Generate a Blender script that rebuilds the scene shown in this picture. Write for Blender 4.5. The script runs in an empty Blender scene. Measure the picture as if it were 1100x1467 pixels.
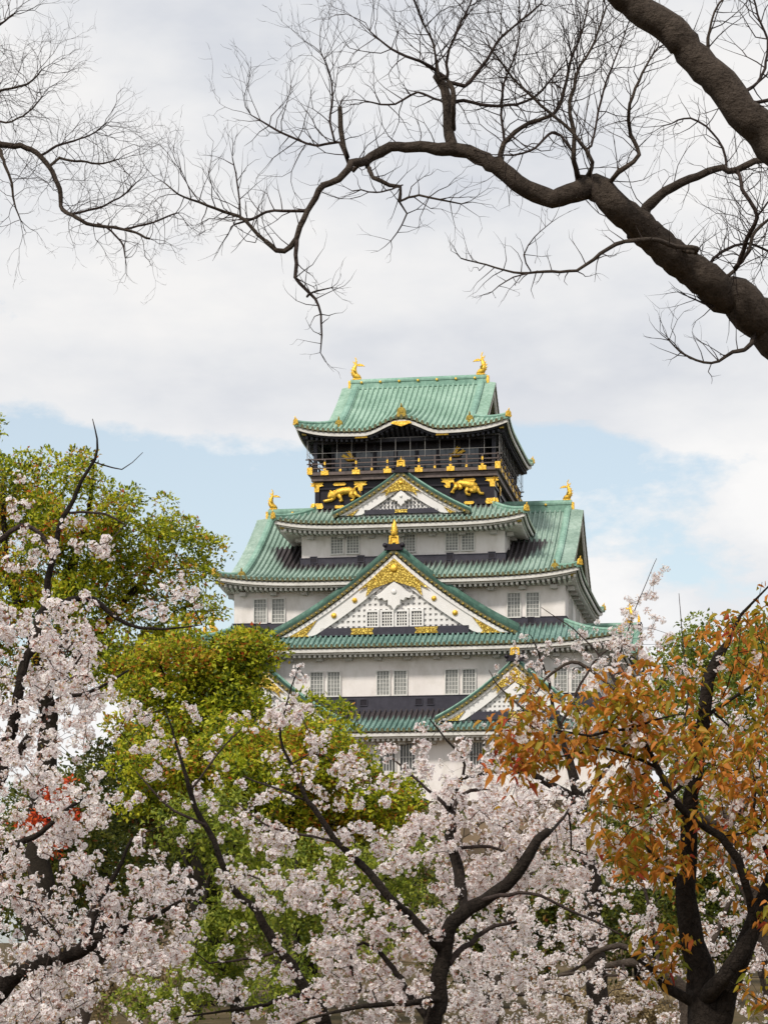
import bpy, math, random
import numpy as np
from mathutils import Vector, Matrix, noise as mnoise

random.seed(7)
RNG = np.random.default_rng(11)
PI = math.pi
rad = math.radians
S = bpy.context.scene
COL = S.collection

# ------------------------------------------------------------------ camera
F = 3300.0            # focal length in photo pixels (photo is 1100 x 1467)
PW, PH, HORIZON, EYE = 1100.0, 1467.0, 1350.0, 1.65
cam_data = bpy.data.cameras.new('camera')
cam = bpy.data.objects.new('camera', cam_data)
COL.objects.link(cam)
cam.location = (0, 0, EYE)
cam.rotation_euler = (rad(90), 0, 0)
cam_data.sensor_fit = 'VERTICAL'
cam_data.sensor_height = 36.0
cam_data.lens = F / PH * 36.0
cam_data.shift_y = (HORIZON - PH / 2) / PH
cam_data.clip_start = 0.1
cam_data.clip_end = 20000
S.camera = cam

# ------------------------------------------------------------------ sky, sun, exposure
SUN_EL, SUN_AZ = rad(48), rad(-35)      # azimuth measured from behind the camera, negative = to the left
world = bpy.data.worlds.new('World')
S.world = world
world.use_nodes = True
wn, wl = world.node_tree.nodes, world.node_tree.links
wn.clear()
def wnode(t, **kw):
    n = wn.new(t)
    for k, v in kw.items():
        setattr(n, k, v)
    return n
def wmath(op, a, b=None, clamp=False):
    n = wnode('ShaderNodeMath', operation=op)
    n.use_clamp = clamp
    for i, v in enumerate((a, b)):
        if v is None: continue
        if isinstance(v, (int, float)): n.inputs[i].default_value = v
        else: wl.new(v, n.inputs[i])
    return n.outputs[0]
out = wnode('ShaderNodeOutputWorld')
bg = wnode('ShaderNodeBackground')
bg.inputs['Strength'].default_value = 0.097
wl.new(bg.outputs[0], out.inputs[0])
sky = wnode('ShaderNodeTexSky', sky_type='NISHITA')
sky.sun_disc = False
sky.sun_elevation = SUN_EL
sky.sun_rotation = rad(180) - SUN_AZ
sky.air_density, sky.dust_density, sky.ozone_density = 1.0, 1.5, 1.5
tc = wnode('ShaderNodeTexCoord')
sep = wnode('ShaderNodeSeparateXYZ')
wl.new(tc.outputs['Generated'], sep.inputs[0])
dx, dz = sep.outputs['X'], sep.outputs['Z']
def wnoise(scale, detail, rough, sx=1, sy=1, sz=1, off=(0, 0, 0)):
    m = wnode('ShaderNodeMapping')
    m.inputs['Scale'].default_value = (sx, sy, sz)
    m.inputs['Location'].default_value = off
    wl.new(tc.outputs['Generated'], m.inputs['Vector'])
    n = wnode('ShaderNodeTexNoise')
    n.inputs['Scale'].default_value = scale
    n.inputs['Detail'].default_value = detail
    n.inputs['Roughness'].default_value = rough
    wl.new(m.outputs[0], n.inputs['Vector'])
    return n.outputs['Fac']
def wramp(v, pts):
    r = wnode('ShaderNodeValToRGB')
    e = r.color_ramp.elements
    while len(e) < len(pts): e.new(0.5)
    for el, (p, c) in zip(e, pts):
        el.position = p
        el.color = c if isinstance(c, tuple) else (c, c, c, 1)
    wl.new(v, r.inputs[0])
    return r.outputs[0]
n1 = wnoise(8.0, 9, 0.60, 1, 1, 2.0, (0.3, 0.1, 0.75))
n2 = wnoise(5.0, 6, 0.55, 1, 1, 2.4, (2.2, 1.7, 3.1))
# cloud deck: thick overhead, an open band of clear sky low down, cumulus again near the horizon
cover = wramp(wmath('MULTIPLY', dz, 2.0), [(0.0, 0.62), (0.23, 0.60), (0.31, 0.36), (0.355, 0.30), (0.41, 0.40), (0.455, 0.84), (1.0, 0.96)])
# the cumulus bank stands to the right of the tower, the clear patch to the left
side = wmath('MULTIPLY', wmath('MAXIMUM', wmath('MULTIPLY', dx, 2.3), -0.15), wramp(wmath('MULTIPLY', dz, 2.0), [(0.0, 1.0), (0.36, 1.0), (0.44, 0.0)]))
dens = wmath('ADD', wmath('ADD', wmath('MULTIPLY', n1, 1.45), wmath('SUBTRACT', cover, 0.77)), side)
mask = wramp(dens, [(0.44, 0.0), (0.50, 0.55), (0.555, 1.0)])
ccol = wramp(n2, [(0.36, (7.1, 7.35, 7.9, 1)), (0.46, (8.3, 8.4, 8.65, 1)), (0.57, (9.4, 9.3, 9.25, 1))])
lowmix = wnode('ShaderNodeMix', data_type='RGBA')
wl.new(wramp(wmath('MULTIPLY', dz, 2.0), [(0.0, 0.85), (0.40, 0.85), (0.47, 0.0)]), lowmix.inputs[0])
wl.new(ccol, lowmix.inputs[6])
wl.new(wramp(n1, [(0.40, (8.6, 8.75, 9.0, 1)), (0.58, (10.2, 10.1, 10.0, 1))]), lowmix.inputs[7])
ccol = lowmix.outputs[2]
mix = wnode('ShaderNodeMix', data_type='RGBA')
wl.new(mask, mix.inputs[0])
skyc = wnode('ShaderNodeMix', data_type='RGBA', blend_type='MULTIPLY')
skyc.inputs[0].default_value = 1.0
wl.new(sky.outputs[0], skyc.inputs[6])
skyc.inputs[7].default_value = (1.95, 1.9, 1.68, 1)
haze_mix = wnode('ShaderNodeMix', data_type='RGBA')
haze_mix.inputs[0].default_value = 0.46
wl.new(skyc.outputs[2], haze_mix.inputs[6])
haze_mix.inputs[7].default_value = (8.2, 8.6, 8.9, 1)
wl.new(haze_mix.outputs[2], mix.inputs[6])
wl.new(ccol, mix.inputs[7])
wl.new(mix.outputs[2], bg.inputs['Color'])

sun_data = bpy.data.lights.new('sun', 'SUN')
sun = bpy.data.objects.new('sun', sun_data)
COL.objects.link(sun)
sun_data.energy = 3.2
sun_data.angle = rad(7)
sun_data.color = (1.0, 0.94, 0.83)
# light comes from behind the camera, a little to the left
sdir = Vector((math.sin(SUN_AZ) * math.cos(SUN_EL), -math.cos(SUN_AZ) * math.cos(SUN_EL), math.sin(SUN_EL)))
sun.rotation_euler = sdir.to_track_quat('Z', 'Y').to_euler()
sun.location = (-30, -60, 80)

S.view_settings.view_transform = 'Standard'
S.view_settings.look = 'None'
S.view_settings.exposure = 0.0
S.view_settings.gamma = 1.0
S.cycles.max_bounces = 8
S.cycles.diffuse_bounces = 5
S.cycles.transmission_bounces = 6
S.cycles.transparent_max_bounces = 4

# ------------------------------------------------------------------ helpers
def P(px, py, d):
    """world point that stands d metres into the picture on the sight line of a photo pixel"""
    return np.array([(px - PW / 2) / F * d, d, EYE + (HORIZON - py) / F * d])

class MB:
    def __init__(self):
        self.v, self.f, self.m, self.sm = [], [], [], []
    def add(self, verts, faces, mat=0, smooth=False):
        o = len(self.v)
        self.v.extend([tuple(map(float, p)) for p in verts])
        for f in faces:
            self.f.append(tuple(i + o for i in f))
            self.m.append(mat)
            self.sm.append(smooth)
    def box(self, c, s, mat=0, T=None):
        x, y, z = s[0] / 2, s[1] / 2, s[2] / 2
        vs = [(c[0] + a * x, c[1] + b * y, c[2] + d * z) for d in (-1, 1) for b in (-1, 1) for a in (-1, 1)]
        if T: vs = [T(*p) for p in vs]
        self.add(vs, [(0, 2, 3, 1), (4, 5, 7, 6), (0, 1, 5, 4), (2, 6, 7, 3), (0, 4, 6, 2), (1, 3, 7, 5)], mat)
    def hexa(self, vs, mat=0):
        """eight corners in the order of box()"""
        self.add(vs, [(0, 2, 3, 1), (4, 5, 7, 6), (0, 1, 5, 4), (2, 6, 7, 3), (0, 4, 6, 2), (1, 3, 7, 5)], mat)
    def grid(self, rows, mat=0, smooth=False):
        n = len(rows[0])
        vs = [p for r in rows for p in r]
        fs = [(i * n + j, i * n + j + 1, (i + 1) * n + j + 1, (i + 1) * n + j) for i in range(len(rows) - 1) for j in range(n - 1)]
        self.add(vs, fs, mat, smooth)
    def tube(self, pts, rs, n=6, mat=0, smooth=True, flat=1.0, cap=True):
        pts = [Vector(p) for p in pts]
        up = Vector((0.13, 0.31, 0.94))
        rings, a_prev = [], None
        for i, p in enumerate(pts):
            d = (pts[min(i + 1, len(pts) - 1)] - pts[max(i - 1, 0)])
            d = d.normalized() if d.length > 1e-9 else Vector((0, 0, 1))
            a = a_prev if a_prev is not None else d.cross(up)
            a = a - d * a.dot(d)
            if a.length < 1e-6: a = d.cross(Vector((1, 0, 0)))
            a.normalize(); a_prev = a
            b = d.cross(a)
            rings.append([p + (a * math.cos(2 * PI * k / n) + b * math.sin(2 * PI * k / n) * flat) * rs[i] for k in range(n)])
        vs = [q for r in rings for q in r]
        fs = [(i * n + k, i * n + (k + 1) % n, (i + 1) * n + (k + 1) % n, (i + 1) * n + k) for i in range(len(rings) - 1) for k in range(n)]
        if cap:
            fs.append(tuple(range(n - 1, -1, -1)))
            fs.append(tuple((len(rings) - 1) * n + k for k in range(n)))
        self.add(vs, fs, mat, smooth)
    def sweep(self, pts, section, mat=0, side=None, T=None):
        """section: closed list of (across, up) offsets carried along pts; side: fixed across vector or None = horizontal normal"""
        pts = [Vector(p) for p in pts]
        n = len(section)
        vs = []
        for i, p in enumerate(pts):
            if side is not None: a = Vector(side)
            else:
                d = pts[min(i + 1, len(pts) - 1)] - pts[max(i - 1, 0)]
                a = Vector((d.y, -d.x, 0)).normalized()
            for (u, w) in section: vs.append(p + a * u + Vector((0, 0, w)))
        fs = [(i * n + k, i * n + (k + 1) % n, (i + 1) * n + (k + 1) % n, (i + 1) * n + k) for i in range(len(pts) - 1) for k in range(n)]
        fs.append(tuple(range(n - 1, -1, -1)))
        fs.append(tuple((len(pts) - 1) * n + k for k in range(n)))
        if T: vs = [T(*p) for p in vs]
        self.add(vs, fs, mat)
    def ball(self, c, r, mat=0, nu=8, nv=6):
        if isinstance(r, (int, float)): r = (r, r, r)
        rows = []
        for j in range(nv + 1):
            t = PI * j / nv
            rows.append([(c[0] + r[0] * math.sin(t) * math.cos(2 * PI * i / nu), c[1] + r[1] * math.sin(t) * math.sin(2 * PI * i / nu), c[2] + r[2] * math.cos(t)) for i in range(nu + 1)])
        self.grid(rows, mat, True)
    def prism(self, outline, y0, y1, mat=0, T=None, inset=0.0):
        """outline (u, z) turned into a slab between y0 and y1; T maps (u, v, z) to place; inset shrinks the front face (chamfer)"""
        n = len(outline)
        cu = sum(p[0] for p in outline) / n; cz = sum(p[1] for p in outline) / n
        fr = [(cu + (u - cu) * (1 - inset), y0, cz + (z - cz) * (1 - inset)) for u, z in outline]
        bk = [(u, y1, z) for u, z in outline]
        vs = fr + bk
        if T: vs = [T(*p) for p in vs]
        fs = [tuple(range(n)), tuple(range(2 * n - 1, n - 1, -1))]
        fs += [(i, n + i, n + (i + 1) % n, (i + 1) % n) for i in range(n)]
        self.add(vs, fs, mat)
    def build(self, name, mats, parent=None, attr=None):
        me = bpy.data.meshes.new(name)
        me.from_pydata(self.v, [], self.f)
        for mt in (mats if isinstance(mats, (list, tuple)) else [mats]): me.materials.append(mt)
        me.polygons.foreach_set('material_index', self.m)
        me.polygons.foreach_set('use_smooth', self.sm)
        if attr:
            for k, vals in attr.items():
                a = me.attributes.new(k, 'FLOAT', 'POINT')
                a.data.foreach_set('value', vals)
        me.update()
        o = bpy.data.objects.new(name, me)
        COL.objects.link(o)
        if parent: o.parent = parent
        return o

def np_mesh(name, verts, nper, mats, parent=None, midx=None, smooth=False, faces=None):
    """verts (N,3); faces are consecutive runs of nper vertices unless given as an (M,k) array"""
    verts = np.asarray(verts, dtype=np.float32)
    if faces is None:
        faces = np.arange(len(verts), dtype=np.int32).reshape(-1, nper)
    faces = np.asarray(faces, dtype=np.int32)
    k = faces.shape[1]
    me = bpy.data.meshes.new(name)
    me.vertices.add(len(verts)); me.vertices.foreach_set('co', verts.ravel())
    me.loops.add(faces.size); me.loops.foreach_set('vertex_index', faces.ravel())
    me.polygons.add(len(faces))
    me.polygons.foreach_set('loop_start', np.arange(0, faces.size, k, dtype=np.int32))
    me.polygons.foreach_set('loop_total', np.full(len(faces), k, dtype=np.int32))
    for mt in (mats if isinstance(mats, (list, tuple)) else [mats]): me.materials.append(mt)
    if midx is not None: me.polygons.foreach_set('material_index', np.asarray(midx, dtype=np.int32))
    if smooth: me.polygons.foreach_set('use_smooth', np.ones(len(faces), dtype=bool))
    me.update(calc_edges=True)
    me.validate()
    o = bpy.data.objects.new(name, me)
    COL.objects.link(o)
    if parent: o.parent = parent
    return o

def tag(o, label=None, cat=None, group=None, kind=None):
    if label: o['label'] = label
    if cat: o['category'] = cat
    if group: o['group'] = group
    if kind: o['kind'] = kind
    return o
def empty(name, loc=(0, 0, 0), rz=0.0):
    o = bpy.data.objects.new(name, None)
    COL.objects.link(o)
    o.location = loc
    o.rotation_euler = (0, 0, rz)
    o.empty_display_size = 0.5
    return o

# ------------------------------------------------------------------ materials
class NT:
    def __init__(self, name):
        self.mat = bpy.data.materials.new(name)
        self.mat.use_nodes = True
        self.n, self.l = self.mat.node_tree.nodes, self.mat.node_tree.links
        self.b = self.n['Principled BSDF']
        self.out = self.n['Material Output']
        self.tc = self.n.new('ShaderNodeTexCoord')
    def node(self, t, **kw):
        n = self.n.new(t)
        for k, v in kw.items(): setattr(n, k, v)
        return n
    def put(self, s, v):
        if hasattr(v, 'links'): self.l.new(v, s)
        elif isinstance(v, tuple) and len(v) == 3 and s.type == 'RGBA': s.default_value = (*v, 1)
        else: s.default_value = v
    def noise(self, scale, detail=4, rough=0.55, sc=(1, 1, 1), coord='Object', src=None):
        m = self.node('ShaderNodeMapping')
        m.inputs['Scale'].default_value = sc
        self.l.new(src or self.tc.outputs[coord], m.inputs['Vector'])
        n = self.node('ShaderNodeTexNoise')
        n.inputs['Scale'].default_value = scale
        n.inputs['Detail'].default_value = detail
        n.inputs['Roughness'].default_value = rough
        self.l.new(m.outputs[0], n.inputs['Vector'])
        return n.outputs['Fac']
    def ramp(self, v, pts):
        r = self.node('ShaderNodeValToRGB')
        e = r.color_ramp.elements
        while len(e) < len(pts): e.new(0.5)
        for el, (p, c) in zip(e, pts):
            el.position = p
            el.color = (*c, 1) if isinstance(c, tuple) else (c, c, c, 1)
        self.l.new(v, r.inputs[0])
        return r.outputs[0]
    def mix(self, f, a, b, blend='MIX'):
        m = self.node('ShaderNodeMix', data_type='RGBA', blend_type=blend)
        self.put(m.inputs[0], f); self.put(m.inputs[6], a); self.put(m.inputs[7], b)
        return m.outputs[2]
    def math(self, op, a, b=0.0):
        m = self.node('ShaderNodeMath', operation=op)
        self.put(m.inputs[0], a); self.put(m.inputs[1], b)
        return m.outputs[0]
    def bump(self, h, strength=0.3, dist=0.05):
        b = self.node('ShaderNodeBump')
        b.inputs['Strength'].default_value = strength
        b.inputs['Distance'].default_value = dist
        self.l.new(h, b.inputs['Height'])
        self.l.new(b.outputs[0], self.b.inputs['Normal'])
    def set(self, col=None, rough=0.6, metal=0.0, spec=None):
        if col is not None: self.put(self.b.inputs['Base Color'], col)
        self.put(self.b.inputs['Roughness'], rough)
        self.put(self.b.inputs['Metallic'], metal)
        if spec is not None: self.put(self.b.inputs['Specular IOR Level'], spec)
        return self.mat

def m_patina(name, dark, mid, light, bare=True):
    t = NT(name)
    n = t.noise(0.35, 5, 0.6, (1, 1, 1))
    f = t.noise(3.0, 4, 0.7, (1, 1, 0.35))
    c = t.ramp(t.math('ADD', t.math('MULTIPLY', n, 0.55), t.math('MULTIPLY', f, 0.5)), [(0.36, dark), (0.52, mid), (0.68, light)])
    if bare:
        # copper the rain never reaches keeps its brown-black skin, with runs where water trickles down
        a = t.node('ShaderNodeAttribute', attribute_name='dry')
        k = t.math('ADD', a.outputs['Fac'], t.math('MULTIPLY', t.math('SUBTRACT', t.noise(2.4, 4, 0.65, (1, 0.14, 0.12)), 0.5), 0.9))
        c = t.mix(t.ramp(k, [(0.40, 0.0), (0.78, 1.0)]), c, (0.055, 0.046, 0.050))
    t.bump(t.noise(14, 3, 0.6), 0.35, 0.04)
    return t.set(c, 0.62, 0.0, 0.35)
M = {}
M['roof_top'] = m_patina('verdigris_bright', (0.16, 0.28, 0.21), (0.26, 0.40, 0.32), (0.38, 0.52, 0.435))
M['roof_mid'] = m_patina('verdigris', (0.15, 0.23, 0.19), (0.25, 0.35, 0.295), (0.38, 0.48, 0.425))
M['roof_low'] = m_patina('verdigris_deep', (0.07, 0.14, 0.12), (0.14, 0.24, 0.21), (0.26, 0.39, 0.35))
M['ridge_green'] = m_patina('verdigris_ridge', (0.12, 0.23, 0.18), (0.20, 0.35, 0.28), (0.33, 0.49, 0.41), False)
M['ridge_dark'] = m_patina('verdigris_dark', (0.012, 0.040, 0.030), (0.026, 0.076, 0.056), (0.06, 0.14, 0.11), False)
M['ridge_line'] = m_patina('verdigris_verge', (0.025, 0.07, 0.052), (0.055, 0.13, 0.098), (0.12, 0.24, 0.19), False)
def m_simple(name, c1, c2, scale=3, rough=0.7, metal=0.0, bump=0.2, sc=(1, 1, 1), spec=None):
    t = NT(name)
    n = t.noise(scale, 5, 0.6, sc)
    t.bump(n, bump, 0.03)
    return t.set(t.ramp(n, [(0.3, c1), (0.7, c2)]), rough, metal, spec)
def m_plaster():
    t = NT('white_plaster')
    base = t.ramp(t.noise(0.25, 5, 0.6), [(0.3, (0.76, 0.705, 0.69)), (0.7, (0.86, 0.815, 0.80))])
    st = t.ramp(t.noise(0.8, 7, 0.68, (1.0, 1.0, 0.42)), [(0.46, 0.0), (0.76, 0.60)])
    c = t.mix(st, base, (0.47, 0.43, 0.37))
    t.bump(t.noise(9, 3), 0.12, 0.02)
    return t.set(c, 0.85, 0, 0.2)
M['plaster'] = m_plaster()
M['trim'] = m_simple('aged_white_paint', (0.55, 0.53, 0.50), (0.74, 0.72, 0.69), 1.2, 0.75)
M['barge'] = m_simple('white_paint', (0.72, 0.70, 0.69), (0.82, 0.80, 0.79), 1.0, 0.6)
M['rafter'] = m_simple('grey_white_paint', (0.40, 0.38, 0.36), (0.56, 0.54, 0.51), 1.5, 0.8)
def m_gold():
    t = NT('gold_leaf')
    n = t.noise(6, 4, 0.6)
    t.bump(t.noise(11, 4, 0.7), 0.6, 0.08)
    return t.set(t.ramp(n, [(0.3, (0.55, 0.29, 0.03)), (0.55, (0.90, 0.57, 0.075)), (0.8, (1.0, 0.76, 0.22))]), 0.42, 0.6)
M['gold'] = m_gold()
def m_filigree():
    t = NT('gold_filigree')
    v = t.node('ShaderNodeTexVoronoi', feature='DISTANCE_TO_EDGE')
    v.inputs['Scale'].default_value = 4.2
    t.l.new(t.tc.outputs['Object'], v.inputs['Vector'])
    h = t.ramp(v.outputs['Distance'], [(0.02, 0.0), (0.10, 1.0)])
    h2 = t.ramp(t.noise(7, 2, 0.5), [(0.36, 0.0), (0.46, 1.0)])
    k = t.math('MULTIPLY', h, h2)
    t.bump(k, 0.8, 0.12)
    return t.set(t.mix(k, (0.46, 0.27, 0.04), (0.98, 0.70, 0.15)), 0.36, 0.7)
M['filigree'] = m_filigree()
M['bronze'] = m_simple('tarnished_gilding', (0.12, 0.10, 0.025), (0.55, 0.38, 0.06), 4, 0.45, 0.5, 0.5)
M['tile_end'] = m_simple('weathered_tile_ends', (0.035, 0.045, 0.030), (0.20, 0.17, 0.07), 5, 0.6, 0.15, 0.5)
M['lacquer'] = m_simple('black_lacquer', (0.010, 0.008, 0.013), (0.020, 0.015, 0.024), 2, 0.42, 0, 0.1, (1, 1, 1), 0.3)
M['dark_board'] = m_simple('dark_weathered_boards', (0.018, 0.016, 0.030), (0.040, 0.036, 0.055), 1.5, 0.6, 0, 0.2)
M['dark_eave'] = m_simple('dark_eave_boards', (0.012, 0.012, 0.020), (0.035, 0.036, 0.05), 1.5, 0.7)
M['brown_wood'] = m_simple('brown_railing_paint', (0.075, 0.055, 0.050), (0.15, 0.11, 0.10), 3, 0.6)
M['pane'] = m_simple('dull_window_pane', (0.16, 0.165, 0.16), (0.30, 0.30, 0.285), 0.9, 0.35, 0, 0.05)
M['dark_pane'] = m_simple('dark_window_pane', (0.03, 0.03, 0.032), (0.09, 0.09, 0.09), 1.2, 0.3, 0, 0.05)
M['glass'] = m_simple('reflecting_glass', (0.012, 0.014, 0.022), (0.03, 0.036, 0.05), 0.6, 0.12, 0, 0.02, (1, 1, 1), 0.7)
M['lattice'] = m_simple('white_lattice_paint', (0.60, 0.58, 0.56), (0.75, 0.73, 0.70), 2, 0.7)
M['wire'] = m_simple('grey_net_wire', (0.20, 0.19, 0.19), (0.32, 0.31, 0.30), 3, 0.6)
M['lat_back'] = m_simple('lattice_backing', (0.42, 0.41, 0.41), (0.52, 0.51, 0.50), 1, 0.8)
def m_stone(name, c1, c2, scale, gap=(0.03, 0.028, 0.024)):
    t = NT(name)
    m = t.node('ShaderNodeMapping')
    m.inputs['Scale'].default_value = (1, 1, 1.35)
    t.l.new(t.tc.outputs['Object'], m.inputs['Vector'])
    v = t.node('ShaderNodeTexVoronoi'); v.inputs['Scale'].default_value = scale
    e = t.node('ShaderNodeTexVoronoi', feature='DISTANCE_TO_EDGE'); e.inputs['Scale'].default_value = scale
    t.l.new(m.outputs[0], v.inputs['Vector']); t.l.new(m.outputs[0], e.inputs['Vector'])
    s = t.node('ShaderNodeSeparateColor'); t.l.new(v.outputs['Color'], s.inputs[0])
    k = t.math('ADD', t.math('MULTIPLY', s.outputs[0], 0.6), t.math('MULTIPLY', t.noise(1.3, 6, 0.65), 0.5))
    c = t.ramp(k, [(0.25, c1), (0.8, c2)])
    j = t.ramp(e.outputs['Distance'], [(0.015, 0.0), (0.05, 1.0)])
    t.bump(t.math('ADD', j, t.math('MULTIPLY', t.noise(5, 5, 0.7), 0.4)), 0.7, 0.25)
    return t.set(t.mix(j, gap, c), 0.9, 0, 0.2)
M['stone'] = m_stone('rampart_stone', (0.07, 0.052, 0.036), (0.20, 0.145, 0.095), 0.85, (0.05, 0.038, 0.028))
# ------------------------------------------------------------------ ground
def build_ground():
    t = NT('dry_park_ground')
    n = t.noise(0.08, 6, 0.6); g = t.noise(2.5, 6, 0.7)
    c = t.ramp(t.math('ADD', t.math('MULTIPLY', n, 0.6), t.math('MULTIPLY', g, 0.45)), [(0.38, (0.035, 0.036, 0.014)), (0.52, (0.085, 0.062, 0.032)), (0.66, (0.15, 0.11, 0.065))])
    t.bump(g, 0.6, 0.1)
    mat = t.set(c, 0.95, 0, 0.1)
    mb = MB()
    # one sheet, fine near the camera and running on to the horizon
    ys = [-400, -60, -10] + list(np.linspace(0, 320, 65)) + [500, 900, 2000, 6000]
    xs = [-6000, -1500, -400] + list(np.linspace(-160, 160, 49)) + [400, 1500, 6000]
    rows = []
    for y in ys:
        row = []
        for x in xs:
            k = max(0.0, min(1.0, (y - 8) / 30)) * (1 if abs(x) < 300 and y < 330 else 0)
            row.append((x, y, 0.35 * k * (mnoise.noise(Vector((x * .05, y * .05, 0)))) - 0.12 * k))
        rows.append(row)
    mb.grid([r for r in rows], 0, True)
    o = mb.build('ground', mat)
    tag(o, kind='structure')
build_ground()

# ------------------------------------------------------------------ the castle keep
TH = rad(9.6)
D0 = 212.0
X0 = (556 - 550) / F * D0
keep = empty('castle_keep', (X0, D0, 0), -TH)
tag(keep, 'white plastered castle keep with green tiled roofs stacked in tiers and gilded gables', 'castle')
CT = math.cos(TH)
def zp(py, yl): return EYE + (HORIZON - py) / F * (D0 + yl * CT)
YC = 18.4
def rotT(k):
    """frame of side k (0 front, 1 right, 2 back, 3 left): (u along eave, v inward from the keep's centre line, z) -> keep space"""
    c, s = [(1, 0), (0, 1), (-1, 0), (0, -1)][k]
    def T(u, v, z): return (c * u - s * v, YC + s * u + c * v, z)     # v measured from the centre, negative = outward
    return T

RIB = 0.46
RIBP = [(0.0, 0.02), (0.07, 0.0), (0.13, 0.02), (0.145, 0.17), (0.19, 0.26), (0.26, 0.29), (0.33, 0.26), (0.375, 0.17), (0.39, 0.02)]
RIB = 0.50
def ribs(x0, x1):
    n = max(1, int(round((x1 - x0) / RIB)))
    w = (x1 - x0) / n
    r = [(x0 + i * w + p / RIB * w, h) for i in range(n) for p, h in RIBP]
    r.append((x1, 0.0))
    return r

class Roof:
    """hipped or hip-and-gable roof: eave half sizes ax, ay about the keep's axis; zf(t) profile over the whole run"""
    def __init__(s, ax, ay, bx, by, z0, rise, c, lift, tg=1.0, bulge=None):
        s.ax, s.ay, s.bx, s.by, s.z0, s.rise, s.c, s.lift, s.tg, s.bulge = ax, ay, bx, by, z0, rise, c, lift, tg, bulge
    def prof(s, t): return s.z0 + s.rise * ((1 - s.c) * t + s.c * t * t)
    def halves(s, k): return (s.ax, s.ay, s.bx, s.by) if k % 2 == 0 else (s.ay, s.ax, s.by, s.bx)
    def up(s, x, t, w):
        return s.lift * min(1.0, (abs(x) / max(w, .01))) ** 5 * max(0.0, 1 - t / s.tg) ** 2
    def bul(s, k, x, t):
        if s.bulge is None or k not in (0, 2): return 0.0
        hw, h, tl = s.bulge
        if abs(x) >= hw or t >= tl: return 0.0
        return h * 0.5 * (1 + math.cos(PI * x / hw)) * (1 - t / tl)
    def z(s, k, x, t):
        a, run0, b, _ = s.halves(k)
        w = a - (a - b) * min(t / s.tg, 1.0)
        return s.prof(t) + s.up(x, t, w) + s.bul(k, x, t)
    def slope(s, mb, dry, k, run_to, tmax_all=1.0, t_from=0.0, xr=None, nt=None):
        """run_to: v of the top line (negative, from the centre); eave at -halves[1]"""
        T = rotT(k)
        a, e, b, _ = s.halves(k)
        if nt is None: nt = max(8, 2 * int((e + run_to) / 0.46))
        cols = ribs(-a, a) if xr is None else ribs(*xr)
        rows = []
        o0 = len(mb.v)
        for x, h in cols:
            if abs(x) <= b or xr is not None: tm = tmax_all
            else: tm = min(tmax_all, s.tg * (a - abs(x)) / (a - b))
            col = []
            for i in range(nt + 1):
                t = t_from + (tm - t_from) * i / nt
                v = -e + (e + run_to) * t
                col.append(T(x, v, s.z(k, x, t) + h * (1 if tm > 0.02 else 0) - 0.045 * (i % 2)))
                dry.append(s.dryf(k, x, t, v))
            rows.append(col)
        mb.grid(rows, 0)
        # tile ends: a scalloped lip below the first course
        if t_from == 0.0 and xr is None:
            lip = []
            for x, h in cols:
                z = s.z(k, x, 0)
                lip.append([T(x, -e, z + h), T(x, -e + 0.02, z - 0.06 - h * 0.2)])
                dry += [0, 0]
            mb.grid(lip, 1)
    dryf = staticmethod(lambda k, x, t, v: 0.0)

def curve_eave(roof, k, inset, dz, n=48, ext=0.0):
    T = rotT(k)
    a, e, b, _ = roof.halves(k)
    L = a - inset + ext
    out = []
    for i in range(n + 1):
        x = -L + 2 * L * i / n
        out.append((x, -e + inset, roof.z(k, x * a / max(L, .01), 0) + dz))
    return T, out

def eaves(roof, wall_hx, wall_hy, z_wall, name, mats, drop=0.62, raft=True, sides=(0, 1, 2, 3), spacing=0.48, depth_extra=0.0, second=0):
    """fascia boards, soffit and rafters under one roof, one mesh of boards"""
    mb = MB()
    for k in sides:
        T, pts = curve_eave(roof, k, 0.22, -0.18)
        mb.sweep(pts, [(-0.07, -0.30), (0.07, -0.30), (0.07, 0.02), (-0.07, 0.02)], 0, (0, 1, 0), T)
        T, pts = curve_eave(roof, k, 0.50, -0.42)
        mb.sweep(pts, [(-0.07, -0.24), (0.07, -0.24), (0.07, 0.03), (-0.07, 0.03)], second, (0, 1, 0), T)
        a, e, b, _ = roof.halves(k)
        wh, wo = (wall_hx, wall_hy) if k % 2 == 0 else (wall_hy, wall_hx)
        over = e - wo
        # soffit
        n = 40
        rows = []
        for i in range(n + 1):
            x = -a + 0.5 + (2 * a - 1.0) * i / n
            zo = roof.z(k, x, 0) - 0.50
            vi = -wo if abs(x) <= wh else -e + max(0.52, (a - abs(x)) * (e - wo) / max(a - wh, .01))
            f = (vi + e - 0.5) / max(over - 0.5, .01)
            rows.append([T(x, -e + 0.5, zo), T(x, vi, zo + (z_wall + 0.02 - zo) * max(0, min(1, f)))])
        mb.grid(rows, 1)
        if raft:
            m = int((2 * a - 1.2) / spacing)
            for i in range(m + 1):
                x = -a + 0.6 + (2 * a - 1.2) * i / m
                zo = roof.z(k, x, 0) - 0.66
                vi = -wo if abs(x) <= wh else -e + (a - abs(x)) * (e - wo) / max(a - wh, .01)
                if vi < -e + 0.75: continue
                f = (vi + e - 0.5) / max(over - 0.5, .01)
                zi = zo + (z_wall - 0.10 - zo) * max(0, min(1, f))
                w, h = 0.11, 0.24
                q = [T(x + sx * w, v, z + dz) for dz in (-h, 0.0) for (v, z) in ((-e + 0.56, zo), (vi, zi)) for sx in (-1, 1)]
                mb.hexa(q, 2)
    return mb.build(name, mats, keep)

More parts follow.
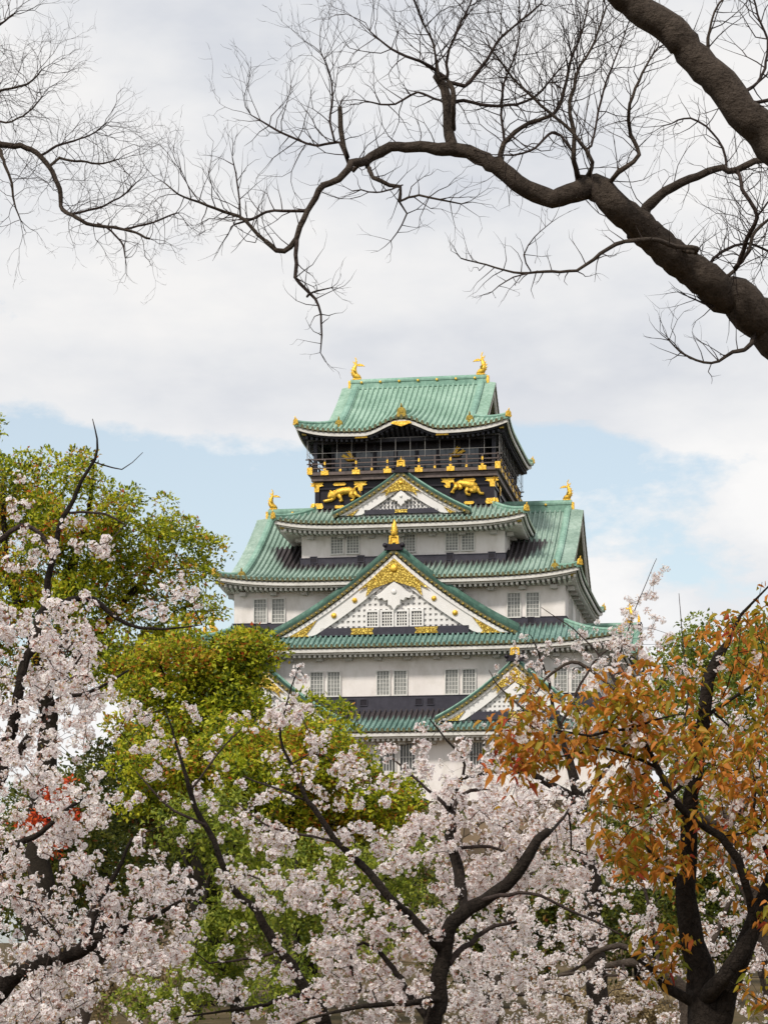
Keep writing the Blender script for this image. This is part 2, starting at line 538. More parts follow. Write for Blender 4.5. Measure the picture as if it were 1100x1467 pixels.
def wall_box(hx, hy, z0, z1, mat, name='wall'):
    mb = MB()
    mb.box((0, YC, (z0 + z1) / 2), (2 * hx, 2 * hy, z1 - z0))
    return mb.build(name, mat, keep)

def window(k, u, wo, z, w, h, nx=4, nz=6, mat='pane', bar=0.055):
    """one sashed window with its bars, on the wall of side k whose face is wo from the centre"""
    T = rotT(k)
    f = MB()
    fr = 0.11
    for (cu, cz, sw, sh) in ((0, h / 2 + fr / 2, w + 2 * fr, fr), (0, -h / 2 - fr / 2, w + 2 * fr, fr), (-w / 2 - fr / 2, 0, fr, h), (w / 2 + fr / 2, 0, fr, h)):
        f.box((u + cu, -wo - 0.09, z + cz), (sw, 0.18, sh), 0, T)
    wo_ = f.build('window', M['lattice'], keep)
    p = MB(); p.box((u, -wo - 0.010, z), (w - 0.004, 0.02, h - 0.004), 0, T); p.build('pane', M[mat], wo_)
    l = MB()
    for i in range(1, nx): l.box((u - w / 2 + w * i / nx, -wo - 0.045, z), (bar, 0.04, h - 0.006), 0, T)
    for i in range(1, nz): l.box((u, -wo - 0.035, z - h / 2 + h * i / nz), (w - 0.006, 0.036, bar * .8), 0, T)
    l.build('lattice', M['lattice'], wo_)
    return wo_

RSEC = [(-0.30, -0.25), (0.30, -0.25), (0.30, 0.12), (0.22, 0.12), (0.22, 0.30), (0.26, 0.30), (0.26, 0.42), (0.12, 0.60), (-0.12, 0.60), (-0.26, 0.42), (-0.26, 0.30), (-0.22, 0.30), (-0.22, 0.12), (-0.30, 0.12)]
def rsec(w, h): return [(u / 0.30 * w, z / 0.60 * h if z > 0 else z) for u, z in RSEC]

def ridge_end(pos, face, s=1.0, name='ridge_ornament', mat='bronze'):
    """bell shaped ridge-end tile with a knob, facing along face (x, y)"""
    mb = MB()
    fx, fy = face
    l = math.hypot(fx, fy); fx, fy = fx / l, fy / l
    def T(u, v, z): return (pos[0] + (-fy) * u * s - fx * v * s, pos[1] + fx * u * s - fy * v * s, pos[2] + z * s)
    out_ = [(-0.42, -0.15), (0.42, -0.15), (0.50, 0.0), (0.40, 0.12), (0.38, 0.45), (0.26, 0.66), (0.10, 0.74), (-0.10, 0.74), (-0.26, 0.66), (-0.38, 0.45), (-0.40, 0.12), (-0.50, 0.0)]
    mb.prism(out_, -0.12, 0.14, 0, T, 0.12)
    mb.prism([(-0.16, 0.18), (0.16, 0.18), (0.18, 0.38), (0.0, 0.50), (-0.18, 0.38)], -0.17, -0.10, 0, T, 0.3)
    mb.tube([T(0, 0.0, 0.70), T(0, -0.02, 0.86), T(0, -0.10, 1.02)], [0.11 * s, 0.09 * s, 0.05 * s], 6)
    return mb.build(name, M[mat], keep)

# --- tier data (metres, from the photograph) -------------------------------------------------
HX = dict(w1=22.0, w2=19.0, w3=15.8, w4=9.8, w5=8.5)
FY = dict(w1=0.0, w2=3.0, w3=5.4, w4=8.2, w5=9.4)
HY = {k: YC - v for k, v in FY.items()}
Z1e, Z1t = zp(1047, -2.0), zp(1019, 3.0)
Z2e, Z2t = zp(925, 1.0), zp(898, 5.4)
Z3e, Z3t = zp(828, 3.4), zp(737, 18.4)
Z4e, Z4t = zp(747, 5.9), zp(727, 9.4)
Z5e, Z5t = zp(615, 7.4), zp(552, 18.4)
R1 = Roof(24.0, YC + 2.0, HX['w2'], HY['w2'], Z1e, Z1t - Z1e, 0.25, 0.7)
R2 = Roof(21.3, YC - 1.0, HX['w3'], HY['w3'], Z2e, Z2t - Z2e, 0.25, 0.75)
R3 = Roof(17.4, YC - 3.4, 14.9, HY['w3'] + 2.0 - 2.4, Z3e, Z3t - Z3e, 0.35, 0.8, tg=2.4 / 15.0)
R4 = Roof(12.15, YC - 5.9, HX['w5'], HY['w5'], Z4e, Z4t - Z4e, 0.25, 0.65)
R5 = Roof(10.35, YC - 7.4, 6.35, 1, Z5e, Z5t - Z5e, 0.30, 0.85, tg=3.2 / 11.0, bulge=(3.9, 1.15, 0.55))
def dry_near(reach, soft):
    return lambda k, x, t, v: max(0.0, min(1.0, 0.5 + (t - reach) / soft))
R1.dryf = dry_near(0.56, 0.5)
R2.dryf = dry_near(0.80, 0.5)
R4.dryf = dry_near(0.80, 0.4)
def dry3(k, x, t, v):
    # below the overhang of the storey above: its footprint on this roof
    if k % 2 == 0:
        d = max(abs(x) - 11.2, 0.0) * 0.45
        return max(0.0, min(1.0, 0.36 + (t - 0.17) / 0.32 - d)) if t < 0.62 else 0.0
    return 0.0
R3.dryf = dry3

def hip_roof(R, matkey, name='roof', sides=(0, 1, 2, 3)):
    mb, dry = MB(), []
    for k in sides:
        _, e, _, top = R.halves(k)
        R.slope(mb, dry, k, -top)
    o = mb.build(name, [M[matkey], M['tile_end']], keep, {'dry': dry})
    # hip ridges with a gilded end
    for sx in (-1, 1):
        for sy in (-1, 1):
            pts = []
            for i in range(11):
                t = 0.015 + 0.985 * i / 10
                x = R.ax - (R.ax - R.bx) * t; y = R.ay - (R.ay - R.by) * t
                pts.append((sx * x, YC + sy * y, R.prof(t) + R.lift * (1 - t) ** 2 + 0.05))
            r = MB(); r.sweep(pts, rsec(0.24, 0.42)); r.build('hip_ridge', M['ridge_green'], o)
            p = pts[0]
            ridge_end((p[0] + sx * .05, p[1] + sy * .05, p[2] + 0.02), (sx, sy), 0.72, 'ridge_end_tile', 'gold')
            b = MB(); b.box((p[0] - sx * 0.75, p[1] - sy * 0.75, p[2] - 0.72), (0.42, 0.42, 0.42)); b.build('beam_cap', M['bronze'], keep)
    return o

def irimoya(R, matkey, bo, half_ridge, ridge_h, name='roof'):
    """hip-and-gable roof, ridge along the keep's x axis; bo = half width of the tile field beyond the descending ridges"""
    mb, dry = MB(), []
    for k in (0, 2): R.slope(mb, dry, k, 0.0)
    for k in (1, 3):                     # skirt roofs below the side gables
        T = rotT(k)
        a, e, b, _ = R.halves(k)
        run = R.ax - R.bx
        rows = []
        for x, h in ribs(-a, a):
            tm = R.tg if abs(x) <= a - (a) * R.tg else R.tg * (a - abs(x)) / (a * R.tg)
            col = []
            for i in range(5):
                t = tm * i / 4
                col.append(T(x, -e + run * t / R.tg, R.prof(t) + R.up(x, t, a - a * t) + h * (tm > 0.01)))
                dry.append(0.0)
            rows.append(col)
        mb.grid(rows, 0)
        lip = []
        for x, h in ribs(-a, a):
            z = R.prof(0) + R.up(x, 0, a)
            lip.append([T(x, -e, z + h), T(x, -e + .02, z - 0.06 - h * .2)]); dry += [0, 0]
        mb.grid(lip, 1)
    # overhanging verge strips beyond the descending ridges: tiles turned to fall along the gable
    tv0 = R.tg * 0.55
    for k in (0, 2):
        T = rotT(k)
        a, e, b, _ = R.halves(k)
        for sx in (-1, 1):
            nrow = 120
            rows = []
            for i in range(nrow + 1):
                t = tv0 + (1 - tv0) * i / nrow
                row = []
                for j, (f, dz) in enumerate(((0, 0.06), (0.5, -0.02), (1.0, -0.14))):
                    row.append(T(sx * (b + (bo - b) * f), -e + e * t, R.prof(t) + dz + (0.0, 0.13, 0.20, 0.20, 0.13)[i % 5]))
                    dry.append(0.0)
                rows.append(row)
            mb.grid(rows, 0)
            und = []
            for i in range(0, nrow + 1, 3):
                t = tv0 + (1 - tv0) * i / nrow
                x = sx * bo
                und.append([T(x, -e + e * t, R.prof(t) - 0.04), T(x, -e + e * t, R.prof(t) - 0.42), T(sx * (b - .1), -e + e * t, R.prof(t) - 0.42)])
                dry += [0, 0, 0]
            mb.grid(und, 1)
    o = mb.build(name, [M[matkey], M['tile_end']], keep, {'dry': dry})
    # gables closing the two ends: barge board and wall
    for sx in (-1, 1):
        g = MB()
        n = 16
        tri = []
        for i in range(-n, n + 1):
            t = 1 - (1 - tv0) * abs(i) / n
            y = (R.ay * (1 - t)) * (1 if i > 0 else -1)
            tri.append([(sx * (R.bx + 0.15), YC + y, R.prof(t) - 0.25), (sx * (R.bx + 0.15), YC + y, R.prof(R.tg) - 0.6)])
        g.grid(tri)
        g.build('gable_wall', M['plaster'], keep)
        for s2 in (-1, 1):
            bb = []
            for i in range(n + 1):
                t = tv0 + (1 - tv0) * i / n
                bb.append((sx * (bo - 0.22), YC + s2 * R.ay * (1 - t), R.prof(t) - 0.40))
            q = MB(); q.sweep(bb, [(-0.09, -0.75), (0.09, -0.75), (0.09, 0.0), (-0.09, 0.0)], 0, (1, 0, 0)); q.build('barge_board', M['trim'], keep)
    # main ridge and its gilded studs
    r = MB()
    z = R.prof(1.0)
    r.sweep([(-half_ridge, YC, z), (half_ridge, YC, z)], rsec(0.42, ridge_h), 0, (0, 1, 0))
    ro = r.build('main_ridge', M['ridge_green'], o)
    st = MB()
    for i in range(-3, 4):
        if i % 2 == 0 or True:
            st.tube([(i * half_ridge / 3.6 , YC - 0.36, z + ridge_h * 0.5), (i * half_ridge / 3.6, YC - 0.52, z + ridge_h * 0.5)], [0.14, 0.12], 8)
    st.build('stud_row', M['gold'], ro)
    for sx in (-1, 1):
        b = MB(); b.box((sx * (half_ridge + 0.10), YC, z + ridge_h * 0.35), (0.26, 0.62, 0.75)); b.build('ridge_cap', M['gold'], keep)
        for k in (0, 2):
            T = rotT(k)
            pts = []
            for i in range(13):
                t = 1.0 - (1 - R.tg * 0.55) * i / 12
                pts.append(T(sx * R.bx, -R.ay * t * 0 - R.ay + R.ay * t, R.prof(t) + 0.05))
            q = MB(); q.sweep(pts, rsec(0.36, 0.50)); q.build('descending_ridge', M['ridge_green'], o)
            e = pts[-1]
            fy = -1 if k == 0 else 1
            ridge_end((e[0], e[1] + fy * 0.05, e[2] - 0.05), (0, fy), 1.0)
            # corner ridge of the skirt roof
            cp = []
            sxx = sx if k == 0 else -sx
            for i in range(9):
                t = R.tg * (0.02 + 0.95 * i / 8)
                w = R.ax - (R.ax - R.bx) * t / R.tg
                cp.append(T(sxx * w, -R.ay + R.ay * t, R.prof(t) + R.lift * (1 - t / R.tg) ** 2 + 0.05))
            q = MB(); q.sweep(cp, rsec(0.22, 0.40)); q.build('corner_ridge', M['ridge_green'], o)
            p = cp[0]
            ridge_end((p[0], p[1], p[2] + .02), (p[0], p[1] - YC), 0.72, 'ridge_end_tile', 'gold')
            b = MB(); b.box((p[0] - math.copysign(0.75, p[0]), p[1] + (0.75 if k == 0 else -0.75), p[2] - 0.78), (0.42, 0.42, 0.42)); b.build('beam_cap', M['bronze'], keep)
    return o

def fish_finial(pos, d, s=1.0):
    """gilded dolphin-like roof fish: head down on the ridge, body arched up, forked tail; d = +1 looks towards +x"""
    mb = MB()
    sp = [(0.55, 0.10), (0.30, 0.22), (-0.02, 0.38), (-0.20, 0.75), (-0.18, 1.15), (-0.02, 1.50), (0.05, 1.75)]
    rs = [0.10, 0.30, 0.36, 0.33, 0.25, 0.15, 0.10]
    def W(x, y, z): return (pos[0] + d * x * s, pos[1] + y * s, pos[2] + z * s)
    mb.tube([W(x, 0, z) for x, z in sp], [r * s for r in rs], 10)
    def fin(pts, th=0.05):
        mb.prism(pts, -th, th, 0, W, 0.1)
    fin([(0.0, 1.55), (0.12, 1.95), (0.02, 2.32), (-0.14, 2.42), (-0.02, 2.05), (-0.12, 1.75)], 0.07)
    fin([(0.0, 1.58), (0.40, 1.72), (0.78, 1.58), (0.98, 1.38), (0.60, 1.42), (0.25, 1.42)], 0.07)
    fin([(-0.05, 1.55), (-0.30, 1.80), (-0.36, 2.02), (-0.08, 1.80)], 0.05)
    for (x, z, l) in ((-0.42, 0.45, .2), (-0.50, 0.72, .2), (-0.48, 1.0, .2), (-0.36, 1.27, .17), (-0.22, 1.48, .14)):
        fin([(x + .16, z - .12), (x - l * .7, z + .10), (x + .16, z + .14)], 0.04)
    for sy in (-1, 1):
        mb.add([W(0.1, sy * .3, .45), W(-0.1, sy * .3, .6), W(-0.2, sy * .62, .95), W(0.12, sy * .55, .75)], [(0, 1, 2, 3)])
        mb.ball(W(0.30, sy * 0.22, 0.38), 0.07 * s)
    mb.box(W(0.1, 0, 0.03), (0.9 * s, 0.5 * s, 0.12 * s))
    return mb.build('fish_finial', M['gold'], keep)

def offset_in(pts, d):
    """shift a polyline down its own normal by d"""
    out_ = []
    for i, p in enumerate(pts):
        a, b = pts[max(i - 1, 0)], pts[min(i + 1, len(pts) - 1)]
        t = (b[0] - a[0], b[1] - a[1]); l = math.hypot(*t)
        out_.append((p[0] + t[1] / l * d, p[1] - t[0] / l * d))
    return out_

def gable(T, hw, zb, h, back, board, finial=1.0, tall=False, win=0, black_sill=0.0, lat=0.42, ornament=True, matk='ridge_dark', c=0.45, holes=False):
    """triangular dormer gable. T maps (u, v, z): u across, v inward, z up; zb base height, h height of the roof edge"""
    g = MB()
    n = 18
    def prof(s): return zb + h * ((1 - s) * (1 - c) + (1 - s) ** 2 * c)
    right = [(hw * i / n, prof(i / n)) for i in range(n + 1)]
    edge = [(-u, z) for u, z in right[::-1]] + right[1:]
    # tiled slopes
    vs = ribs(-0.75, back)
    mb = MB()
    for sx in (-1, 1):
        mb.grid([[T(sx * u, v, z + hh) for (u, z) in right] for v, hh in vs])
        lo = offset_in(right, 0.32)
        mb.grid([[T(sx * u, v, z) for (u, z) in (right[j], lo[j])] for j in range(n + 1) for v in (-0.75,)], 1)
        mb.grid([[T(sx * u, v, z) for (u, z) in lo] for v in (-0.75, back)], 1)
        mb.grid([[T(sx * u, v, z) for (u, z) in (right[-1], lo[-1])] for v in (-0.75, back)], 1)
    # verge ridges on the slope, double banded
    r = MB(); kv = 1.0 if hw > 9 else 0.55
    for sx in (-1, 1):
        for (v0, ww, hh, mi) in ((-0.45, 0.20, 0.40 * kv, 0), (0.15, 0.24, 0.85 * kv, 1)):
            ps = offset_in(right, -0.02)
            ring = []
            for (u, z) in ps[1:-1] + [ps[-1]]:
                ring.append([T(sx * u, v0 - ww, z - .05), T(sx * u, v0 - ww, z + hh * .55), T(sx * u, v0 - ww * .45, z + hh), T(sx * u, v0 + ww * .45, z + hh), T(sx * u, v0 + ww, z + hh * .55), T(sx * u, v0 + ww, z - .05)])
            r.grid(ring, mi)
            r.add(ring[-1], [tuple(range(6))], mi)
    r.sweep([(0, -0.7, prof(0) - .1), (0, back, prof(0) - .1)], rsec(0.30, 0.62), 0, (1, 0, 0), T)
    vr = lambda ro: r.build('verge_ridge', [M[matk], M['ridge_green'] if hw < 9 else M['ridge_line']], ro)
    # gilded tile ends along the verge
    te = mb
    L = sum(math.dist(right[i], right[i + 1]) for i in range(n)); m = int(L / 0.50)
    lo = offset_in(right, 0.20)
    for sx in (-1, 1):
        for i in range(1, m):
            q = i / m * n; j = min(int(q), n - 1); f = q - j
            u = lo[j][0] * (1 - f) + lo[j + 1][0] * f; z = lo[j][1] * (1 - f) + lo[j + 1][1] * f
            te.tube([T(sx * u, -0.90, z), T(sx * u, -0.70, z)], [0.10, 0.11], 8, 2)
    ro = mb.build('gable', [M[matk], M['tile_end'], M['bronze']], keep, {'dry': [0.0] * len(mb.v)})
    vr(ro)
    # barge boards
    bo = MB()
    vo = 0.40 if hw > 9 else 0.30
    o1, o2, o3 = offset_in(right, vo), offset_in(right, vo + board * .22), offset_in(right, vo + board)
    def clip(p): return (max(p[0], 0.0), max(p[1], zb - 0.05))
    for sx in (-1, 1):
        for (A, B, v) in ((o1, o2, -0.62), (o2, o3, -0.50)):
            rows = []
            for j in range(n + 1):
                a, b = clip(A[j]), clip(B[j])
                if j == 0:
                    sl = (right[0][1] - right[1][1]) / (right[1][0] - right[0][0])
                    a = (0, A[0][1] + sl * A[0][0] ); b = (0, B[0][1] + sl * B[0][0])
                rows.append([T(sx * a[0], v, a[1]), T(sx * b[0], v, b[1]), T(sx * b[0], v + 0.25, b[1])])
            bo.grid(rows)
    bo.build('barge_board', M['barge'], ro)
    # panel behind
    pn = MB()
    tri = [clip(p) for p in o3]
    sl = (right[0][1] - right[1][1]) / (right[1][0] - right[0][0])
    apex = (0, o3[0][1] + sl * o3[0][0] + 0.3)
    poly = [(-u, z + .1) for u, z in tri[::-1] if u > 0.01] + [apex] + [(u, z + .1) for u, z in tri if u > 0.01]
    zs = zb + black_sill
    pn.add([T(u, -0.10, z) for u, z in [(poly[0][0], zb - .2)] + poly + [(poly[-1][0], zb - .2)]], [tuple(range(len(poly) + 2))])
    pn.build('gable_panel', M['lat_back' if not holes else 'barge'], ro)
    # raised square lattice clipped to the triangle
    def topz(u):
        au = abs(u)
        for j in range(len(o3) - 1):
            if o3[j][0] <= au <= o3[j + 1][0]:
                f = (au - o3[j][0]) / max(o3[j + 1][0] - o3[j][0], 1e-6)
                return o3[j][1] * (1 - f) + o3[j + 1][1] * f
        return apex[1] - 0.3 - sl * au if au < o3[0][0] else zb
    def halfw(z):
        lo_, hi_ = 0.0, hw
        for _ in range(30):
            mid = (lo_ + hi_) / 2
            if topz(mid) > z: lo_ = mid
            else: hi_ = mid
        return lo_
    la = MB()
    nb = int(hw / lat)
    for i in range(-nb, nb + 1):
        u = i * lat
        if topz(u) - zs > 0.15: la.box((u, -0.16, (topz(u) + zs) / 2), (lat * .54, 0.10, topz(u) - zs), 0, T)
    z = zs + lat * .6
    while z < apex[1] - 0.6:
        w = halfw(z)
        if w > 0.2: la.box((0, -0.175, z), (2 * w, 0.08, lat * .54), 0, T)
        z += lat
    la.build('gable_lattice', M['barge'], ro)
    if holes:
        ho = MB()
        for sx in (-1, 1):
            for i in range(5):
                for j in range(5):
                    ho.box((sx * (0.55 + i * 0.36), -0.23, zs + 0.25 + j * 0.36), (0.17, 0.03, 0.2), 0, T)
        ho.build('vent_grid', M['dark_pane'], ro)
    if black_sill > 0:
        b = MB(); wdt = halfw(zs + 0.05) + 0.6
        b.box((0, -0.30, zb + black_sill / 2), (2 * wdt, 0.40, black_sill), 0, T); sb = b.build('gable_sill', M['dark_board'], ro)
        xs = (-3.05, 3.05) if hw > 9 else (0.0,)
        for xx in xs:
            q = MB(); wq = 1.1 if hw > 9 else 0.62
            q.prism([(xx - wq, zb + .08), (xx + wq, zb + .08), (xx + wq * .86, zb + black_sill / 2), (xx + wq, zb + black_sill - .06), (xx - wq, zb + black_sill - .06), (xx - wq * .86, zb + black_sill / 2)], -0.56, -0.49, 0, T)
            q.build('gilded_plate', M['filigree'], ro)
    if win:
        for i in range(win):
            u = (i - (win - 1) / 2) * 1.40
            f = MB(); w, hh = 0.94, 1.32; zc = zs + 0.12 + hh / 2
            for (cu, cz, sw, sh) in ((0, hh / 2 + .09, w + .36, .18), (-w / 2 - .09, 0, .18, hh), (w / 2 + .09, 0, .18, hh), (0, -hh / 2 - .05, w + .36, .10)):
                f.box((u + cu, -0.32, zc + cz), (sw, 0.20, sh), 0, T)
            wo = f.build('window', M['barge'], keep)
            p = MB(); p.box((u, -0.235, zc), (w, 0.03, hh), 0, T); p.build('pane', M['dark_pane'], wo)
            l = MB()
            for a in range(1, 4): l.box((u - w / 2 + w * a / 4, -0.30, zc), (0.10, 0.06, hh), 0, T)
            for a in range(1, 5): l.box((u, -0.285, zc - hh / 2 + hh * a / 5), (w, 0.05, 0.09), 0, T)
            l.build('lattice', M['lattice'], wo)
    if ornament:
        # apex gilding: a chevron of filigree on the boards
        ap = o1[0][1] + sl * o1[0][0]
        k = hw / 11.1
        ch = [(0, ap - .25)]
        fl = MB()
        for sx in (-1, 1):
            ou = [(0, ap - .35 * k), (sx * 3.2 * k, ap - .35 * k - sl * 3.2 * k), (sx * 2.35 * k, ap - sl * 2.5 * k - .55 * k), (sx * 2.55 * k, ap - sl * 3.1 * k - 1.0 * k), (sx * 1.9 * k, ap - sl * 2.4 * k - .9 * k), (0, ap - 2.4 * k)]
            if sx < 0: ou = ou[::-1]
            fl.prism(ou, -0.70, -0.60, 0, T)
        fl.build('apex_gilding', M['filigree'], ro)
        mb2 = MB()
        mb2.tube([T(0, -0.72, ap - 1.25 * k), T(0, -0.82, ap - 1.25 * k)], [0.36 * k, 0.26 * k], 14)
        mb2.build('gilded_boss', M['gold'], ro)
        # carved white pendant under it
        pe = MB()
        zt = ap - 2.3 * k
        half_ = [(0, 0.0), (0.62, -0.45), (1.15, -1.0), (1.75, -1.35), (1.55, -1.65), (1.15, -1.55), (0.95, -1.85), (0.62, -1.75), (0.60, -2.25), (0.30, -2.35), (0.0, -2.8)]
        pe.prism([(u * k, zt + z * k) for u, z in half_] + [(-u * k, zt + z * k) for u, z in half_[-2:0:-1]], -0.66, -0.40, 0, T, 0.10)
        pe.tube([T(0, -0.66, zt - 1.05 * k), T(0, -0.76, zt - 1.05 * k)], [0.26 * k, 0.18 * k], 12)
        pe.build('carved_pendant', M['barge'], ro)
        # foot gilding and studs on the boards
        for sx in (-1, 1):
            A, B = offset_in(right, 0.44 + board * .22), o3
            j0 = int(n * 0.71)
            ou = [clip(A[j]) for j in range(j0, n + 1)] + [clip(B[j]) for j in range(n - 1, j0 + 1, -1)]
            mid = ((A[j0 + 2][0] * .45 + B[j0 + 2][0] * .55), (A[j0 + 2][1] * .45 + B[j0 + 2][1] * .55))
            ou = ou + [mid]
            ou = [(sx * u, z) for u, z in ou]
            if sx < 0: ou = ou[::-1]
            q = MB(); q.prism(ou, -0.60, -0.52, 0, T); q.build('foot_gilding', M['filigree'], ro)
            if hw > 9:
                for fr in (0.40, 0.58):
                    j = int(n * fr); u = (o2[j][0] + o3[j][0]) / 2; z = (o2[j][1] + o3[j][1]) / 2
                    q = MB(); q.tube([T(sx * u, -0.50, z), T(sx * u, -0.62, z)], [0.27, 0.24], 6 if fr < .5 else 12); q.build('gilded_stud', M['gold'], ro)
    # crest on the apex
    cr = MB()
    za = prof(0) + 0.35
    s = finial
    def C(u, v, z): return T(u * s, -0.55 + v * s, za + z * s)
    cr.prism([(-0.62, 0), (0.62, 0), (0.60, 0.16), (0.46, 0.22), (0.44, 0.82), (0.30, 1.02), (-0.30, 1.02), (-0.44, 0.82), (-0.46, 0.22), (-0.60, 0.16)], -0.10, 0.12, 0, C, 0.06)
    cr.prism([(-0.56, 0.1), (-0.40, 0.1), (-0.32, 0.85), (0.32, 0.85), (0.40, 0.1), (0.56, 0.1), (0.50, 0.98), (-0.50, 0.98)], -0.22, -0.10, 0, C)
    cr.tube([C(0, -.2, 0.28), C(0, -.26, 0.28)], [0.16 * s, 0.12 * s], 10)
    if tall:
        cr.tube([C(0, 0, 0.95), C(0, 0, 1.25), C(0.05, 0, 1.7), C(0.0, 0, 2.15), C(0.06, 0, 2.45), C(0.02, 0, 2.8)], [0.30 * s, 0.36 * s, 0.34 * s, 0.26 * s, 0.17 * s, 0.03 * s], 8)
        for (zz, ll) in ((1.2, .42), (1.5, .44), (1.85, .38), (2.15, .3)):
            for sx in (-1, 1):
                cr.prism([(sx * .2, zz - .1), (sx * ll, zz + .16), (sx * .2, zz + .14)][::sx], -0.06, 0.06, 0, C)
    else:
        cr.ball(C(0, 0, 1.10), 0.15 * s); cr.tube([C(0, 0, 1.15), C(0, 0, 1.5)], [0.08 * s, 0.02 * s], 6)
    cr.build('gable_crest', M['gold'], ro)
    d = MB()
    for sx in (-1, 1):
        d.tube([T(sx * 0.95 * s, -0.9, za - .05), T(sx * 0.95 * s, -0.5, za - .05)], [0.26 * s, 0.26 * s], 10)
    d.prism([(-1.05 * s, za - .5), (1.05 * s, za - .5), (.75 * s, za + .05), (-.75 * s, za + .05)], -0.85, -0.45, 0, T)
    d.build('crest_base', M['lacquer'], ro)
    return ro

def frontT(cx, y):
    return lambda u, v, z: (cx + u, y + v, z)
def sideT(x, sx):
    """gable facing +x or -x with its front plane at x"""
    return lambda u, v, z: (x - sx * v, YC + sx * u, z)

# --- walls ------------------------------------------------------------------------------------
ZB = 14.6
wall_box(HX['w1'], HY['w1'], ZB, Z1e + 0.25, M['plaster'])
wall_box(HX['w2'], HY['w2'], Z1t - 1.0, Z2e + 0.25, M['plaster'])
wall_box(HX['w3'], HY['w3'], Z2t - 1.0, Z3e + 0.3, M['plaster'])
wall_box(HX['w4'], HY['w4'], Z3e + 1.0, Z4e + 0.3, M['plaster'])
def band(hx, hy, z0, z1, proud=0.12):
    mb = MB()
    mb.box((0, YC, (z0 + z1) / 2), (2 * hx + 2 * proud, 2 * hy + 2 * proud, z1 - z0))
    mb.box((0, YC, z1 + 0.03), (2 * hx + 2 * proud + .1, 2 * hy + 2 * proud + .1, 0.06), 0)
    mb.build('base_boarding', M['dark_board'], keep)
band(HX['w2'], HY['w2'], Z1t - 0.8, zp(998, 3.0))
band(HX['w3'], HY['w3'], Z2t - 0.8, zp(889, 5.4))
band(HX['w4'], HY['w4'], zp(812, 8.2), zp(797, 8.2))
# gun ports in the boarding
def port(u, wo, z):
    T = rotT(0)
    f = MB()
    for (a, b, c, d) in ((0, .30, .72, .07), (0, -.30, .72, .07), (-.325, 0, .07, .53), (.325, 0, .07, .53)): f.box((u + a, -wo - .16, z + b), (c, .08, d), 0, T)
    f.box((u, -wo - .135, z), (.58, .02, .53), 1, T)
    f.build('gun_port', [M['dark_board'], M['lacquer']], keep)
for u in (-14.6, -13.5, -8.2, -3.9, -2.8, 2.4, 3.5, 8.2, 12.4, 13.5): port(u, HY['w2'], zp(1006, 3.0))
for u in (-13.8, 12.6, 8.0): port(u, HY['w3'], zp(893.5, 5.4))
for u in (-8.6, -4.0, 4.6, 8.6): port(u, HY['w4'], zp(801, 8.2) + .12)
# capping moulding below the eaves
for w, z in (('w1', Z1e), ('w2', Z2e), ('w3', Z3e), ('w4', Z4e)):
    mb = MB(); mb.box((0, YC, z - 0.62), (2 * HX[w] + .36, 2 * HY[w] + .36, .30))
    n = int(2 * HX[w] / 2.9)
    for i in range(n + 1):
        for k in (0, 2):
            mb.box((-HX[w] + 1 + (2 * HX[w] - 2) * i / n, -HY[w] - .45, z - .95), (.62, .6, .34), 0, rotT(k))
    n = int(2 * HY[w] / 2.9)
    for i in range(n + 1):
        for k in (1, 3):
            mb.box((-HY[w] + 1 + (2 * HY[w] - 2) * i / n, -HX[w] - .45, z - .95), (.62, .6, .34), 0, rotT(k))
    mb.build('eave_beam', M['rafter'], keep)

# --- windows ----------------------------------------------------------------------------------
def pair(k, u, wo, z, w, h, gap, **kw):
    window(k, u - (w + gap) / 2, wo, z, w, h, **kw)
    window(k, u + (w + gap) / 2, wo, z, w, h, **kw)
zc = (zp(961, 3) + zp(996, 3)) / 2
for u in (-19.0 + 2.9, -9.72, -6.45, -0.15, 6.3, 12.6, 16.4):
    if u in (-9.72,): continue
    pair(0, u, HY['w2'], zc, 1.12, 2.2, 0.50)
zc3 = (zp(854, 5.4) + zp(888, 5.4)) / 2
for u in (-12.35, 11.9): pair(0, u, HY['w3'], zc3, 1.14, 2.2, 0.62)
zc4 = (zp(766, 8.2) + zp(791, 8.2)) / 2
for u in (-5.55, -0.1, 5.55): pair(0, u, HY['w4'], zc4, 1.12, 1.62, 0.42)
zc1 = zp(1085, 0)
for u in (-12.5, -7, 0.9, 9.2, 14): pair(0, u, HY['w1'], zc1, 1.35, 2.5, 0.5, mat='dark_pane', nx=5, nz=2)
for u in (-8, 0, 8): pair(1, u, HX['w3'], zc3, 1.14, 2.2, 0.62); pair(1, u - 2, HX['w2'], zc, 1.12, 2.2, 0.5)
pair(1, -6, HX['w4'], zc4, 1.12, 1.62, 0.42)

# --- roofs, lowest first ----------------------------------------------------------------------
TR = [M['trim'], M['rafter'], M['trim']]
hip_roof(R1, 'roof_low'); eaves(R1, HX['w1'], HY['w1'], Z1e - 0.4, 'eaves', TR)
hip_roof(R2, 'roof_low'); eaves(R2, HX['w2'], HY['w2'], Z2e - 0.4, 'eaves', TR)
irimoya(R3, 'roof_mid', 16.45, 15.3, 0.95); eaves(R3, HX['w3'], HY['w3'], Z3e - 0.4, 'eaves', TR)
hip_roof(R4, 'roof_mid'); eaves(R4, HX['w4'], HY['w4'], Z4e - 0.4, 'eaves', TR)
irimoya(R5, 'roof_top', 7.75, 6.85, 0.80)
eaves(R5, HX['w5'] + .1, HY['w5'] + .1, Z5e - 0.2, 'eaves', [M['trim'], M['dark_eave'], M['dark_eave']], second=1)
zr3 = R3.prof(1) + 0.95; zr5 = R5.prof(1) + 0.80
for sx in (-1, 1):
    fish_finial((sx * 6.35, YC, zr5), -sx, 0.95)
    fish_finial((sx * 14.9, YC, zr3), -sx, 0.86)
